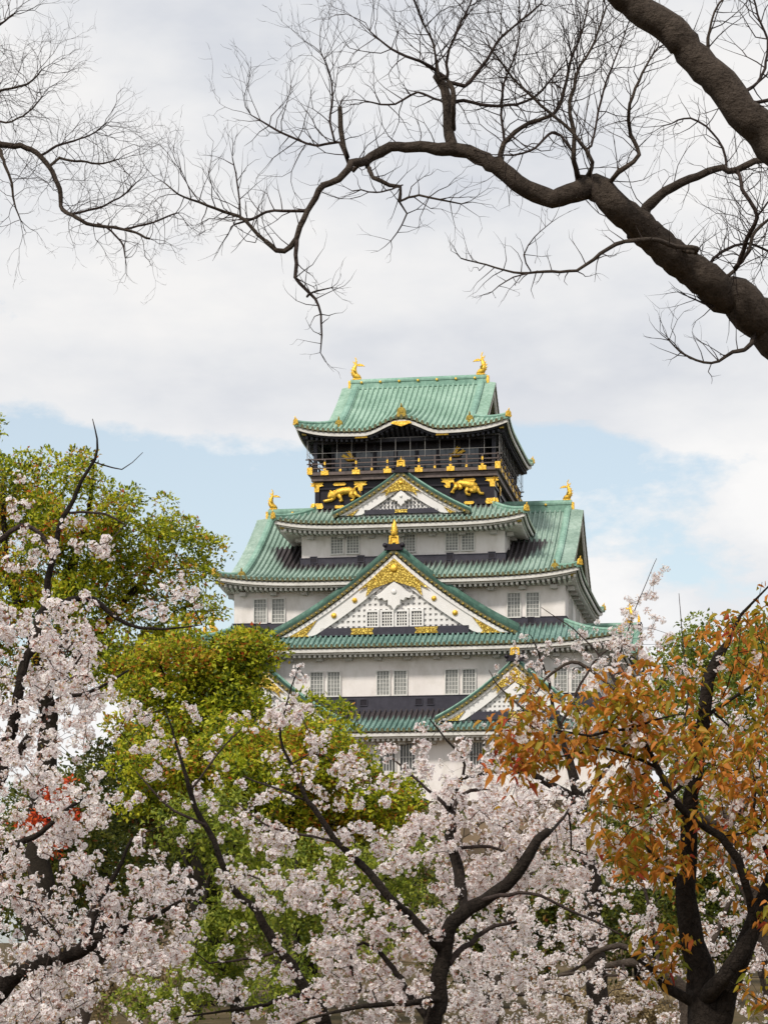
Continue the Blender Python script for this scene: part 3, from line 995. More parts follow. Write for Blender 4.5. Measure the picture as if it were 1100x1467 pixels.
# side gables of the second roof, only their outer verge and fish show beside the keep
for sx in (-1, 1):
    gable(sideT(sx * 21.3, sx), 7.0, Z2e + 0.2, 3.3, 5.9, 0.8, finial=0.7, ornament=True, black_sill=0.5, matk='ridge_green')
    fish_finial((sx * 21.0, YC, Z2e + 0.2 + 3.3 + .5), -sx, 0.9)

# --- front gables -----------------------------------------------------------------------------
yb = 3.9
gz0 = zp(910, yb); gz1 = zp(786, yb)
gable(frontT(0.0, yb), 11.6, gz0, gz1 - gz0 - .1, 6.5, 1.45, finial=0.86, tall=True, win=4, black_sill=0.72, lat=0.52, c=0.30)
yt = 7.35
gz0 = zp(737, yt); gz1 = zp(677, yt)
gable(frontT(0.1, yt), 6.6, gz0, gz1 - gz0, 2.7, 0.95, finial=0.72, black_sill=0.44, lat=0.34, c=0.26, holes=True)
yl = 0.2
gz0 = zp(1034, yl); gz1 = zp(950, yl)
for sx in (-1, 1):
    gable(frontT(sx * 11.75, yl), 7.4, gz0, gz1 - gz0, 4.4, 1.0, finial=0.78, black_sill=0.75, lat=0.42, c=0.34)

# --- the black top storey ---------------------------------------------------------------------
zt0, zt1 = Z4t - 0.75, zp(683, 9.4)          # tiger wall
wall_box(HX['w5'], HY['w5'], zt0, zt1, M['lacquer'], 'tiger_wall')
mb = MB()
w5x, w5y = HX['w5'], HY['w5']
zb0 = zp(673, 9.0)                           # balcony floor
hbx, hby = w5x + 0.75, w5y + 0.75
mb.box((0, YC, zb0 - .18), (2 * hbx, 2 * hby, .30))
mb.box((0, YC, zb0 - .60), (2 * hbx - .5, 2 * hby - .5, .46))
mb.build('balcony_floor', M['brown_wood'], keep)
# inner room: glazed screens between dark posts
wall_box(w5x - 1.3, w5y - 1.3, zb0 - .03, Z5e + 1.6, M['lacquer'], 'top_storey_wall')
for k in range(4):
    T = rotT(k)
    wh, wo = (w5x - 1.3, w5y - 1.3) if k % 2 == 0 else (w5y - 1.3, w5x - 1.3)
    for i in range(7):
        u = -wh + (i + .5) * 2 * wh / 7
        f = MB(); W_ = 2 * wh / 7 - .32
        for (cu, cz, sw, sh) in ((0, 2.05, W_ + .2, .16), (0, -.02, W_ + .2, .16), (-W_ / 2 - .05, 1, .14, 1.95), (W_ / 2 + .05, 1, .14, 1.95)): f.box((u + cu, -wo - .07, zb0 + .25 + cz), (sw, .14, sh), 0, T)
        f.box((u - wh / 7, -wo - .1, zb0 + 1.9), (.26, .24, 3.8), 0, T)
        wo_ = f.build('window', M['dark_eave'], keep)
        p = MB(); p.box((u, -wo - .02, zb0 + 1.25), (W_, .04, 1.9), 0, T); p.build('pane', M['glass'], wo_)
# posts at the balcony corners carrying the eaves
for sx in (-1, 1):
    for sy in (-1, 1):
        q = MB(); q.box((sx * (w5x + .15), YC + sy * (w5y + .15), (zb0 + Z5e) / 2 - .03), (.34, .34, Z5e - zb0)); q.build('corner_post', M['dark_eave'], keep)
# railing
for k in range(4):
    T = rotT(k)
    wh, wo = (hbx, hby) if k % 2 == 0 else (hby, hbx)
    rl = MB()
    for (z, hgt, ex) in ((1.22, .10, .55), (.78, .10, .30), (.36, .10, .0)):
        rl.box((0, -wo + .12, zb0 + z), (2 * wh + ex, .12, hgt), 0, T)
    m = 12
    for i in range(m + 1):
        u = -wh + .1 + (2 * wh - .2) * i / m
        rl.box((u, -wo + .12, zb0 + .62), (.13, .16, 1.20), 0, T)
    gd = rl
    for i in range(0, m + 1):
        u = -wh + .1 + (2 * wh - .2) * i / m
        if i % 2 == 1:
            gd.box((u, -wo - .03, zb0 - .12), (.74, .08, .42), 1, T); gd.box((u, -wo - .0, zb0 + .22), (.26, .10, .18), 1, T)
            gd.box((u, -wo + .02, zb0 + .80), (.17, .10, .30), 1, T)
        else:
            gd.box((u, -wo + .02, zb0 + .10), (.20, .10, .24), 1, T)
    for sx in (-1, 1): gd.box((sx * (wh - .15), -wo - .03, zb0 + .1), (.52, .08, .66), 1, T)
    rl.build('railing', [M['brown_wood'], M['gold']], keep)
# beam ends and gilded plates on the tiger wall
for k in range(4):
    T = rotT(k)
    wh, wo = (w5x, w5y) if k % 2 == 0 else (w5y, w5x)
    bm = MB()
    bm.box((0, -wo - .11, zt1 - .10), (2 * wh + .5, .22, .34), 0, T)
    bm.box((0, -wo - .08, zt1 - .95), (2 * wh + .3, .16, .16), 0, T)
    bm.box((0, -wo - .10, zt0 + .98), (2 * wh + .3, .20, .30), 0, T)
    for u in (-wh, -wh * .50, wh * .50, wh): bm.box((u, -wo - .09, (zt0 + zt1) / 2), (.42, .18, zt1 - zt0 - .02), 0, T)
    bo = bm.build('wall_beam', M['lacquer'], keep)
    n = 11
    for i in range(n):
        u = -wh * 1.0 + 2 * wh * i / (n - 1)
        q = MB(); q.box((u, -wo - .28, zt1 + .02), (.36, .16, .34), 0, T); q.build('beam_end', M['gold'], bo)
    for u in (-wh, -wh * .50, wh * .50, wh):
        q = MB()
        zc_ = zt1 - .62
        q.prism([(u - .66, zc_ - .05), (u - .24, zc_ - .14), (u - .20, zc_ - .62), (u + .20, zc_ - .62), (u + .24, zc_ - .14), (u + .66, zc_ - .05), (u + .50, zc_ + .09), (u + .66, zc_ + .25), (u - .66, zc_ + .25), (u - .50, zc_ + .09)], -wo - .26, -wo - .19, 0, T)
        q.build('gilded_plate', M['gold'], bo)
    for u in (-wh, -wh * .74, wh * .74, wh):
        q = MB(); zc_ = zt0 + .98
        e_ = .30 if abs(u) < wh else .40
        q.prism([(u - 1.3 * e_, zc_ - .16), (u + 1.3 * e_, zc_ - .16), (u + 1.6 * e_, zc_), (u + 1.3 * e_, zc_ + (.12 if e_ < .38 else .36)), (u - 1.3 * e_, zc_ + (.12 if e_ < .38 else .36)), (u - 1.6 * e_, zc_)], -wo - .30, -wo - .205, 0, T)
        q.build('gilded_plate', M['gold'], bo)
    for u in (-wh * .74, wh * .74):
        q = MB(); zc_ = zt1 - .55
        q.prism([(u - .5, zc_ - .14), (u + .5, zc_ - .14), (u + .64, zc_), (u + .5, zc_ + .14), (u - .5, zc_ + .14), (u - .64, zc_)], -wo - .24, -wo - .165, 0, T)
        q.build('gilded_plate', M['gold'], bo)

def tiger(cx, zc_, s, mirror, wo):
    """gilded relief of a crouching tiger, head low, on the front wall"""
    T = rotT(0)
    mb = MB()
    def W(x, z, o=0.0): return Vector(T(cx + x * s * mirror, -wo - 0.10 - o, zc_ + z * s))
    def limb(pts, rs, fl=0.5):
        P_ = [W(x, z, o) for x, z, o in pts]
        mb.tube(P_, [r * s for r in rs], 9)
    limb([(-0.95, -.12, .02), (-.55, .10, .06), (-.1, .22, .1), (.45, .28, .08), (.85, .10, .05), (.98, -.1, .02)], [.22, .36, .36, .34, .34, .16])      # trunk
    mb.ball(W(-1.05, -.10, .16), (.42 * s, .22 * s, .38 * s), 0, 10, 8)                            # head
    mb.ball(W(-1.28, -.24, .24), (.22 * s, .14 * s, .18 * s))                                      # muzzle
    for x in (-1.22, -.86): mb.ball(W(x, .24, .12), (.11 * s, .09 * s, .11 * s))                  # ears
    for x in (-1.22, -1.02): mb.ball(W(x, -.02, .36), .045 * s)
    limb([(-.85, -.25, .08), (-1.15, -.52, .10), (-1.60, -.60, .10), (-1.85, -.62, .08)], [.22, .17, .14, .13])       # stretched fore leg
    limb([(-.45, -.10, .14), (-.30, -.42, .16), (-.15, -.62, .14), (-.40, -.66, .12)], [.24, .17, .13, .13])
    limb([(.75, .10, .12), (.62, -.22, .16), (.95, -.40, .14), (.85, -.60, .12), (.60, -.64, .12)], [.30, .22, .14, .12, .12])
    limb([(.92, .08, .06), (1.12, -.18, .08), (1.42, -.30, .08), (1.55, -.48, .08), (1.78, -.40, .06)], [.26, .18, .13, .12, .10])
    limb([(.85, .25, .05), (1.05, .55, .06), (1.40, .68, .06), (1.58, .45, .06), (1.45, .15, .05), (1.50, -.05, .04)], [.14, .11, .10, .09, .08, .05])  # tail
    mb.build('tiger_relief', M['gold'], keep)
tiger(-5.85, zp(705, 9.4), 1.08, 1, w5y)
def tiger_b(cx, zc_, s, wo):
    T = rotT(0)
    mb = MB()
    def W(x, z, o=0.0): return Vector(T(cx + x * s, -wo - 0.10 - o, zc_ + z * s))
    def limb(pts, rs): mb.tube([W(*p) for p in pts], [r * s for r in rs], 9)
    limb([(-.95, .26, .02), (-.45, .42, .06), (.10, .30, .10), (.60, .14, .12), (1.0, .0, .06)], [.24, .32, .36, .46, .30])
    mb.ball(W(.72, -.14, .24), (.46 * s, .24 * s, .40 * s), 0, 10, 8)
    mb.ball(W(.62, -.34, .34), (.24 * s, .14 * s, .17 * s))
    for x in (.42, .98): mb.ball(W(x, .20, .26), (.11 * s, .09 * s, .11 * s))
    for x in (.58, .80): mb.ball(W(x, -.06, .46), .045 * s)
    limb([(.95, -.05, .1), (1.18, -.35, .12), (1.30, -.56, .12), (1.65, -.58, .10)], [.26, .18, .14, .13])
    limb([(.25, -.05, .14), (.05, -.36, .16), (.10, -.60, .14), (.45, -.66, .14)], [.24, .17, .14, .13])
    limb([(-.80, .25, .10), (-.95, -.02, .12), (-1.12, -.20, .10), (-1.30, -.38, .10), (-1.05, -.44, .1)], [.26, .18, .13, .12, .11])
    limb([(-.55, .25, .10), (-.40, -.05, .14), (-.62, -.18, .12)], [.24, .16, .1])
    limb([(-.95, .35, .05), (-1.20, .58, .06), (-1.50, .50, .06), (-1.55, .20, .06), (-1.80, .10, .06), (-1.95, .30, .05)], [.13, .11, .09, .09, .08, .05])
    mb.build('tiger_relief', M['gold'], keep)
tiger_b(5.95, zp(702, 9.4), 1.06, w5y)
def crane(cx, zc_, s, mirror):
    """gilded flying crane on the screens behind the railing"""
    T = rotT(0)
    mb = MB()
    wo = w5y - 1.3 + 0.2
    def W(x, z, o=0.0): return Vector(T(cx + x * s * mirror, -wo - .02 - o, zc_ + z * s))
    mb.tube([W(-.5, .1, 0), W(-.1, 0, .04), (W(.5, -.05, .04)), W(.9, .12, 0)], [.05 * s, .2 * s, .18 * s, .04 * s], 8)
    for w in ([(-.1, .1), (.25, .12), (.7, .75), (.45, .70), (.4, .85), (.15, .6)], [(.1, .05), (.5, 0), (1.2, .35), (.95, .42), (1.0, .55), (.6, .35)]):
        q = [(cx + x * s * mirror, zc_ + z * s) for x, z in w]
        if mirror < 0: q = q[::-1]
        mb.prism(q, -wo - .08, -wo - .02, 0, T)
    mb.build('crane_relief', M['gold'], keep)
crane(-5.2, zp(656, 10.7), 1.0, -1)
crane(4.6, zp(655, 10.7), 1.0, 1)
# bird netting hung from the eaves to the railing
for k in range(4):
    T = rotT(k)
    wh, wo = (hbx, hby) if k % 2 == 0 else (hby, hbx)
    mb = MB()
    nv = 13 if k % 2 == 0 else 15
    for i in range(nv + 1):
        u = -wh + 2 * wh * i / nv
        mb.box((u, -wo - .12, (zb0 + 1.1 + Z5e - .5) / 2), (.035, .035, Z5e - .5 - zb0 - 1.1), 0, T)
    for z in (zb0 + 1.75, zb0 + 3.0): mb.box((0, -wo - .12, z), (2 * wh, .03, .03), 0, T)
    mb.build('bird_net', M['wire'], keep)
# brackets under the top eaves
mb = MB()
for k in range(4):
    T = rotT(k)
    wh, wo = (w5x + .15, w5y + .15) if k % 2 == 0 else (w5y + .15, w5x + .15)
    mb.box((0, -wo, Z5e - .55), (2 * wh + .3, .36, .42), 0, T)
mb.build('eave_beam', M['dark_eave'], keep)
for u in (-3.9, 3.9):
    q = MB(); q.prism([(u - .62, R5.z0 - .62), (u + .62, R5.z0 - .62), (u + .5, R5.z0 - .34), (u - .5, R5.z0 - .34)], -(YC - 7.4) + .30, -(YC - 7.4) + .44, 0, rotT(0)); q.build('gilded_plate', M['gold'], keep)
q = MB(); zz = R5.z(0, 0, 0); q.prism([(-1.0, zz - .55), (-.4, zz - .72), (0, zz - .85), (.4, zz - .72), (1.0, zz - .55), (.8, zz - .36), (-.8, zz - .36)], -(YC - 7.4) + .02, -(YC - 7.4) + .20, 0, rotT(0)); q.build('gilded_plate', M['gold'], keep)
ridge_end((0, 7.55, R5.z(0, 0, 0.03) + .10), (0, -1), 1.15)
q = MB(); q.sweep([(0, 7.6, R5.z(0, 0, .02) + .05), (0, 9.5, R5.z(0, 0, .19) + .35), (0, 11.0, R5.z(0, 0, .33) + .12)], rsec(.3, .4), 0, (1, 0, 0)); q.build('verge_ridge', M['ridge_green'], keep)

# stone base under the keep
sb = empty('stone_base', (X0, D0, 0), -TH)
tag(sb, 'battered rampart of fitted tan stone blocks carrying the white castle keep', 'stone wall')
mb = MB()
lv = []
for i in range(9):
    t = i / 8
    o = 6.5 * (1 - t) ** 1.7 + 0.25
    hx, hy, z = HX['w1'] + o, HY['w1'] + o, ZB * t + 0.01 * (i == 8) - 0.6 * (i == 0)
    lv.append([(-hx, YC - hy, z), (hx, YC - hy, z), (hx, YC + hy, z), (-hx, YC + hy, z), (-hx, YC - hy, z)])
mb.grid(lv)
mb.add(lv[-1][:4], [(0, 1, 2, 3)])
mb.build('stone_facing', M['stone'], sb)
# ------------------------------------------------------------------ plants: materials
def leaf_mat(name, cols, accents=None, acc_amt=0.5, acc_scale=0.5, trans=0.35, rough=0.5):
    """leaves: a colour per leaf (random per island), accent colours gathered in patches by a noise field"""
    t = NT(name)
    g = t.node('ShaderNodeNewGeometry')
    rnd = g.outputs['Random Per Island']
    n = len(cols)
    k = t.math('ADD', t.math('MULTIPLY', rnd, 0.75), t.math('MULTIPLY', t.noise(0.9, 3, 0.5), 0.5))
    c = t.ramp(k, [(0.22 + 0.72 * i / max(n - 1, 1), cc) for i, cc in enumerate(cols)])
    if accents:
        wn_ = t.node('ShaderNodeTexWhiteNoise', noise_dimensions='1D')
        t.l.new(rnd, wn_.inputs['W'])
        patch = t.ramp(t.noise(acc_scale, 4, 0.6), [(0.50, 0.0), (0.68, 1.0)])
        pick = t.math('LESS_THAN', wn_.outputs['Value'], t.math('MULTIPLY', t.math('ADD', patch, 0.06), acc_amt))
        ac = t.ramp(t.math('FRACT', t.math('MULTIPLY', rnd, 37.0)), [(i / max(len(accents) - 1, 1), cc) for i, cc in enumerate(accents)])
        c = t.mix(pick, c, ac)
    t.put(t.b.inputs['Base Color'], c)
    t.b.inputs['Roughness'].default_value = rough
    t.b.inputs['Specular IOR Level'].default_value = 0.25
    tr = t.node('ShaderNodeBsdfTranslucent')
    t.l.new(c, tr.inputs['Color'])
    ms = t.node('ShaderNodeMixShader'); ms.inputs[0].default_value = trans
    t.l.new(t.b.outputs[0], ms.inputs[1]); t.l.new(tr.outputs[0], ms.inputs[2])
    t.l.new(ms.outputs[0], t.out.inputs[0])
    return t.mat
def bark_mat(name, c1, c2, scale=14, crack=0.07):
    t = NT(name)
    n = t.noise(scale, 7, 0.72); r = t.noise(scale * 2.6, 4, 0.65, (0.8, 0.8, 1.4))
    lo = t.noise(scale * 0.18, 3, 0.6)
    k = t.math('ADD', t.math('ADD', t.math('MULTIPLY', n, 0.5), t.math('MULTIPLY', r, 0.3)), t.math('MULTIPLY', lo, 0.2))
    vm = t.node('ShaderNodeMapping'); vm.inputs['Scale'].default_value = (1, 1, 0.5)
    wob = t.node('ShaderNodeVectorMath', operation='ADD')
    nz = t.node('ShaderNodeTexNoise'); nz.inputs['Scale'].default_value = scale * .8; nz.inputs['Detail'].default_value = 3
    t.l.new(t.tc.outputs['Object'], nz.inputs['Vector'])
    sc_ = t.node('ShaderNodeVectorMath', operation='SCALE'); sc_.inputs['Scale'].default_value = 0.12
    t.l.new(nz.outputs['Color'], sc_.inputs[0]); t.l.new(t.tc.outputs['Object'], wob.inputs[0]); t.l.new(sc_.outputs[0], wob.inputs[1])
    t.l.new(wob.outputs[0], vm.inputs['Vector'])
    ve = t.node('ShaderNodeTexVoronoi', feature='DISTANCE_TO_EDGE'); ve.inputs['Scale'].default_value = scale * 2.2
    t.l.new(vm.outputs[0], ve.inputs['Vector'])
    cr = t.ramp(ve.outputs['Distance'], [(0.0, 0.0), (0.16, 1.0)])
    k = t.math('ADD', t.math('MULTIPLY', k, 0.96 - crack), t.math('MULTIPLY', cr, crack))
    t.bump(k, 1.0, 0.05)
    return t.set(t.ramp(k, [(0.34, c1), (0.50, tuple(.55 * a + .45 * b for a, b in zip(c1, c2))), (0.66, c2)]), 0.9, 0, 0.15)
M['bark_cherry'] = bark_mat('cherry_bark', (0.007, 0.005, 0.004), (0.042, 0.032, 0.026))
M['bark_grey'] = bark_mat('grey_brown_bark', (0.030, 0.022, 0.017), (0.125, 0.098, 0.080), 20, 0.035)
M['bark_twig'] = bark_mat('twig_bark', (0.030, 0.022, 0.020), (0.085, 0.062, 0.055))
M['bark_dark'] = bark_mat('dark_bark', (0.010, 0.008, 0.006), (0.045, 0.035, 0.026))
M['petal'] = leaf_mat('blossom_petals', [(0.90, 0.805, 0.81), (0.94, 0.89, 0.89), (0.95, 0.93, 0.925)], None, trans=0.5, rough=0.7)
M['calyx'] = leaf_mat('calyx_and_buds', [(0.36, 0.13, 0.12), (0.50, 0.26, 0.20), (0.34, 0.28, 0.10)], None, trans=0.2)
GREENS = [(0.030, 0.052, 0.006), (0.14, 0.195, 0.010), (0.37, 0.42, 0.018), (0.62, 0.60, 0.04)]
M['camphor'] = leaf_mat('camphor_leaves', GREENS, [(0.46, 0.07, 0.02), (0.52, 0.20, 0.03), (0.55, 0.40, 0.04), (0.58, 0.47, 0.05)], 0.68, 0.6, 0.45)
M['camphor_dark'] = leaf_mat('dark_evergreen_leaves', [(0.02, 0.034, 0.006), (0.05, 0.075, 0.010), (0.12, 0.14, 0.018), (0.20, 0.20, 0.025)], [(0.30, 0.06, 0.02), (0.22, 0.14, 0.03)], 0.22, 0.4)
M['young_green'] = leaf_mat('young_green_leaves', [(0.08, 0.12, 0.012), (0.18, 0.23, 0.02), (0.34, 0.36, 0.04)], None)
M['orange_leaf'] = leaf_mat('copper_young_leaves', [(0.18, 0.20, 0.02), (0.38, 0.29, 0.025), (0.54, 0.22, 0.03), (0.60, 0.22, 0.04)], [(0.42, 0.05, 0.04), (0.60, 0.16, 0.04)], 0.20, 1.6, 0.45)
M['red_leaf'] = leaf_mat('scarlet_leaves', [(0.45, 0.035, 0.01), (0.62, 0.07, 0.015), (0.60, 0.14, 0.03)], None)
M['dry_leaf'] = leaf_mat('straw_twigs', [(0.16, 0.11, 0.05), (0.26, 0.19, 0.09)], None, trans=0.1)
M['far_green'] = leaf_mat('spring_green_leaves', [(0.08, 0.12, 0.02), (0.17, 0.22, 0.03), (0.30, 0.34, 0.06)], None)

# ------------------------------------------------------------------ plants: skeleton
def cr_spline(pts, step):
    """Catmull-Rom through rows of (x, y, z, r), resampled to about step metres"""
    p = np.asarray(pts, float)
    if len(p) < 2: return p
    ext = np.vstack([2 * p[0] - p[1], p, 2 * p[-1] - p[-2]])
    out_ = []
    for i in range(1, len(ext) - 2):
        a, b, c, d = ext[i - 1], ext[i], ext[i + 1], ext[i + 2]
        n = max(1, int(np.linalg.norm((c - b)[:3]) / step))
        for k in range(n):
            t = k / n
            out_.append(0.5 * ((2 * b) + (-a + c) * t + (2 * a - 5 * b + 4 * c - d) * t ** 2 + (-a + 3 * b - 3 * c + d) * t ** 3))
    out_.append(p[-1])
    o = np.array(out_)
    o[:, 3] = np.maximum(o[:, 3], 0.0008)
    return o

class Skel:
    def __init__(s, step=0.12, wob=0.012, seed=1):
        s.pos, s.rad, s.par, s.fix = [], [], [], []
        s.step, s.wob = step, wob
        s.rng = np.random.default_rng(seed)
    def limb(s, rows, join=True):
        """rows of (px, py, d, width px) in photo pixels, traced base to tip; set at its own depth. Joins the nearest existing node."""
        w = []
        for px, py, d, wd in rows:
            q = P(px, py, d)
            w.append([*q, wd / 2 / F * d])
        return s.limb3(w, join)
    def limb3(s, w, join=True):
        w = [list(r) for r in w]
        par = -1
        if join and s.pos:
            A = np.array(s.pos)
            j = int(np.argmin(np.linalg.norm(A - np.array(w[0][:3]), axis=1)))
            par = j
            d = np.linalg.norm(A[j] - np.array(w[0][:3]))
            if d > s.step: w.insert(0, [*A[j], min(s.rad[j], w[0][3] * 1.15)])
        o = cr_spline(w, s.step)
        wobv = s.rng.normal(0, 1, (len(o), 3))
        wobv = (wobv + np.roll(wobv, 1, 0) + np.roll(wobv, -1, 0)) / 1.7
        first = len(s.pos)
        for i, r in enumerate(o):
            q = r[:3] + wobv[i] * min(s.wob, r[3] * 0.5) * (0 < i < len(o) - 1)
            s.pos.append(q); s.rad.append(r[3] * (1 + (0.035 if r[3] > .12 else 0.06 if r[3] > .05 else 0.11) * mnoise.noise(Vector((o[i][0], o[i][1], o[i][2])) / max(r[3] * 3.0, .02)) + 0.025 * min(1.0, 0.012 / r[3]) * float(s.rng.normal()))); s.par.append(par); s.fix.append(True)
            par = len(s.pos) - 1
        return first
    def connect(s, att, jit=0.12, seg=0.22, drop=0.0):
        """join attractor points by greedy nearest growth; returns node index of each attractor"""
        att = np.asarray(att, float)
        N = len(att)
        A = np.array(s.pos)
        best = np.full(N, 1e9); bj = np.zeros(N, int)
        for i in range(0, N, 256):
            d = np.linalg.norm(att[i:i + 256, None] - A[None], axis=2)
            bj[i:i + 256] = d.argmin(1); best[i:i + 256] = d.min(1)
        done = np.zeros(N, bool); idx = np.zeros(N, int)
        for _ in range(N):
            k = int(np.argmin(np.where(done, 1e9, best)))
            done[k] = True
            a, b = np.array(s.pos[bj[k]]), att[k]
            L = np.linalg.norm(b - a)
            n = max(1, int(round(L / seg)))
            par = bj[k]
            bow = s.rng.normal(0, 1, 3) * jit * L
            bow[2] += 0.10 * L - drop * L
            newp = []
            for i in range(1, n + 1):
                t = i / n
                q = a + (b - a) * t + bow * (t * (1 - t) * 2)
                if 0 < i < n: q = q + s.rng.normal(0, 1, 3) * 0.03 * seg * 2
                s.pos.append(q); s.rad.append(0.0); s.par.append(par); s.fix.append(False)
                par = len(s.pos) - 1; newp.append((par, q))
            idx[k] = par
            for j, q in newp:
                d = np.linalg.norm(att - q, axis=1)
                m = d < best
                best[m] = d[m]; bj[m] = j
        return idx
    def radii(s, r0, p=0.45, rmax=1.0):
        n = len(s.pos)
        cnt = np.zeros(n)
        haskid = np.zeros(n, bool)
        for i in range(n):
            if s.par[i] >= 0: haskid[s.par[i]] = True
        for i in range(n - 1, -1, -1):
            if not haskid[i]: cnt[i] += 1
            if s.par[i] >= 0: cnt[s.par[i]] += cnt[i]
        for i in range(n):
            if not s.fix[i]:
                r = r0 * cnt[i] ** p
                if s.par[i] >= 0: r = min(r, s.rad[s.par[i]] * 0.92)
                s.rad[i] = max(min(r, rmax), r0 * 0.6)
        s.cnt = cnt
    def tubes(s, split, trunk_name, twig_name, mat_t, mat_b, parent):
        n = len(s.pos)
        kids = [[] for _ in range(n)]
        for i in range(n):
            if s.par[i] >= 0: kids[s.par[i]].append(i)
        roots = [i for i in range(n) if s.par[i] < 0]
        big, small = MB(), MB()
        stack = [(r, None) for r in roots]
        while stack:
            st, pa = stack.pop()
            chain = [st]; cur = st
            while kids[cur]:
                nx = max(kids[cur], key=lambda j: (s.rad[j]))
                for j in kids[cur]:
                    if j != nx: stack.append((j, cur))
                chain.append(nx); cur = nx
            pts = [s.pos[i] for i in chain]; rs = [s.rad[i] for i in chain]
            if pa is not None:
                pts = [s.pos[pa]] + pts; rs = [min(s.rad[pa], rs[0] * 1.25)] + rs
            if len(pts) < 2: continue
            mx = max(rs)
            (big if mx > split else small).tube(pts, rs, 10 if mx > 0.05 else (7 if mx > 0.02 else (5 if mx > 0.006 else 3)), 0, True, cap=mx > 0.01)
        if big.f: big.build(trunk_name, mat_t, parent)
        if small.f: small.build(twig_name, mat_b, parent)

def unit(v): return v / np.maximum(np.linalg.norm(v, axis=-1, keepdims=True), 1e-9)

def leaf_quads(c, axis, nrm, L, W, fold=0.25):
    """leaves as two triangles folded along the midrib; c (N,3) stalk points"""
    axis = unit(axis)
    side = unit(np.cross(axis, nrm)); nn = np.cross(side, axis)
    L = L[:, None]; W = W[:, None]
    a = c
    b = c + axis * L * 0.45 + side * W * 0.5 + nn * W * fold
    t = c + axis * L
    d = c + axis * L * 0.45 - side * W * 0.5 + nn * W * fold
    V = np.stack([a, b, t, d], 1).reshape(-1, 3)
    i = np.arange(len(c))[:, None] * 4
    Fc = np.concatenate([i + np.array([[0, 1, 2]]), i + np.array([[0, 2, 3]])], 1).reshape(-1, 3)
    return V, Fc

def leaf_hex(c, axis, nrm, L, W, droop=0.25, fold=0.26):
    """broader leaves, two quads, pointed tip that droops"""
    axis = unit(axis)
    side = unit(np.cross(axis, nrm)); nn = np.cross(side, axis)
    L = L[:, None]; W = W[:, None]
    dn = np.array([0, 0, -1.0])
    p = lambda f, w, h: c + axis * L * f + side * W * w + nn * W * h + dn * L * droop * f * f
    V = np.stack([p(0, 0, 0), p(.30, .48, fold), p(.68, .36, fold), p(1, 0, 0), p(.68, -.36, fold), p(.30, -.48, fold)], 1).reshape(-1, 3)
    i = np.arange(len(c))[:, None] * 6
    Fc = np.concatenate([i + np.array([[0, 1, 2, 3]]), i + np.array([[0, 3, 4, 5]])], 1).reshape(-1, 4)
    return V, Fc

def in_poly(x, y, poly):
    r = np.zeros(len(x), bool)
    n = len(poly)
    for i in range(n):
        x1, y1 = poly[i]; x2, y2 = poly[(i + 1) % n]
        c = ((y1 > y) != (y2 > y))
        r ^= c & (x < (x2 - x1) * (y - y1) / ((y2 - y1) if y2 != y1 else 1e-9) + x1)
    return r
def field_noise(p, scale, seed):
    return np.array([mnoise.noise(Vector((a[0] * scale + seed, a[1] * scale, a[2] * scale))) for a in p])
def sample_poly(poly, n, d0, d1, rng, clump=0.0, scale=2.0):
    """n points spread through a volume d0..d1 metres deep whose outline from the path is poly"""
    xs = [p[0] for p in poly]; ys = [p[1] for p in poly]
    outp = []
    tries = 0
    while sum(map(len, outp)) < n and tries < 60:
        tries += 1
        m = n * 3
        x = rng.uniform(min(xs), max(xs), m); y = rng.uniform(min(ys), max(ys), m)
        k = in_poly(x, y, poly)
        x, y = x[k], y[k]
        d = rng.uniform(d0, d1, len(x))
        q = np.stack([(x - PW / 2) / F * d, d, EYE + (HORIZON - y) / F * d], 1)
        if clump > 0 and len(q):
            f = field_noise(q, scale, 13.7)
            q = q[f * 1.6 + rng.uniform(-1, 1, len(q)) * (1 - clump) > clump * 0.15]
        outp.append(q)
    q = np.concatenate(outp)
    return q[:n]

# ------------------------------------------------------------------ blossom clusters
def blossom_templates(k, seed=5):
    rng = np.random.default_rng(seed)
    outp = []
    for _ in range(k):
        V, Mi = [], []
        nf = int(rng.integers(8, 13))
        for _f in range(nf):
            d = unit(rng.normal(0, 1, 3) + np.array([0, 0, 0.15]))
            cpt = d * rng.uniform(0.026, 0.050)
            u = unit(np.cross(d, rng.normal(0, 1, 3))); v = np.cross(d, u)
            R = rng.uniform(0.015, 0.0195)
            cup = rng.uniform(0.15, 0.75)
            for p in range(5):
                a = 2 * PI * p / 5 + rng.normal(0, .08)
                e = u * math.cos(a) + v * math.sin(a); g = -u * math.sin(a) + v * math.cos(a)
                V += [cpt + e * R * .08, cpt + e * R * .66 + g * R * .50 + d * R * cup * .6, cpt + e * R * .98 + d * R * cup, cpt + e * R * .66 - g * R * .50 + d * R * cup * .6]
                Mi.append(0)
            r = R * 0.20
            V += [cpt + d * R * .16 + u * r, cpt + d * R * .16 + v * r, cpt + d * R * .16 - u * r, cpt + d * R * .16 - v * r]; Mi.append(1)
            # calyx and stalk
            w = np.cross(d, u) * 0.0022
            V += [cpt * 0.1 - w, cpt - w, cpt + w, cpt * 0.1 + w]; Mi.append(1)
        for _b in range(int(rng.integers(1, 4))):
            d = unit(rng.normal(0, 1, 3)); u = unit(np.cross(d, rng.normal(0, 1, 3)))
            c0 = d * 0.02; L = rng.uniform(.018, .035)
            V += [c0, c0 + d * L * .5 + u * L * .22, c0 + d * L, c0 + d * L * .5 - u * L * .22]; Mi.append(1)
        outp.append((np.array(V), np.array(Mi)))
    return outp
BT = blossom_templates(10)
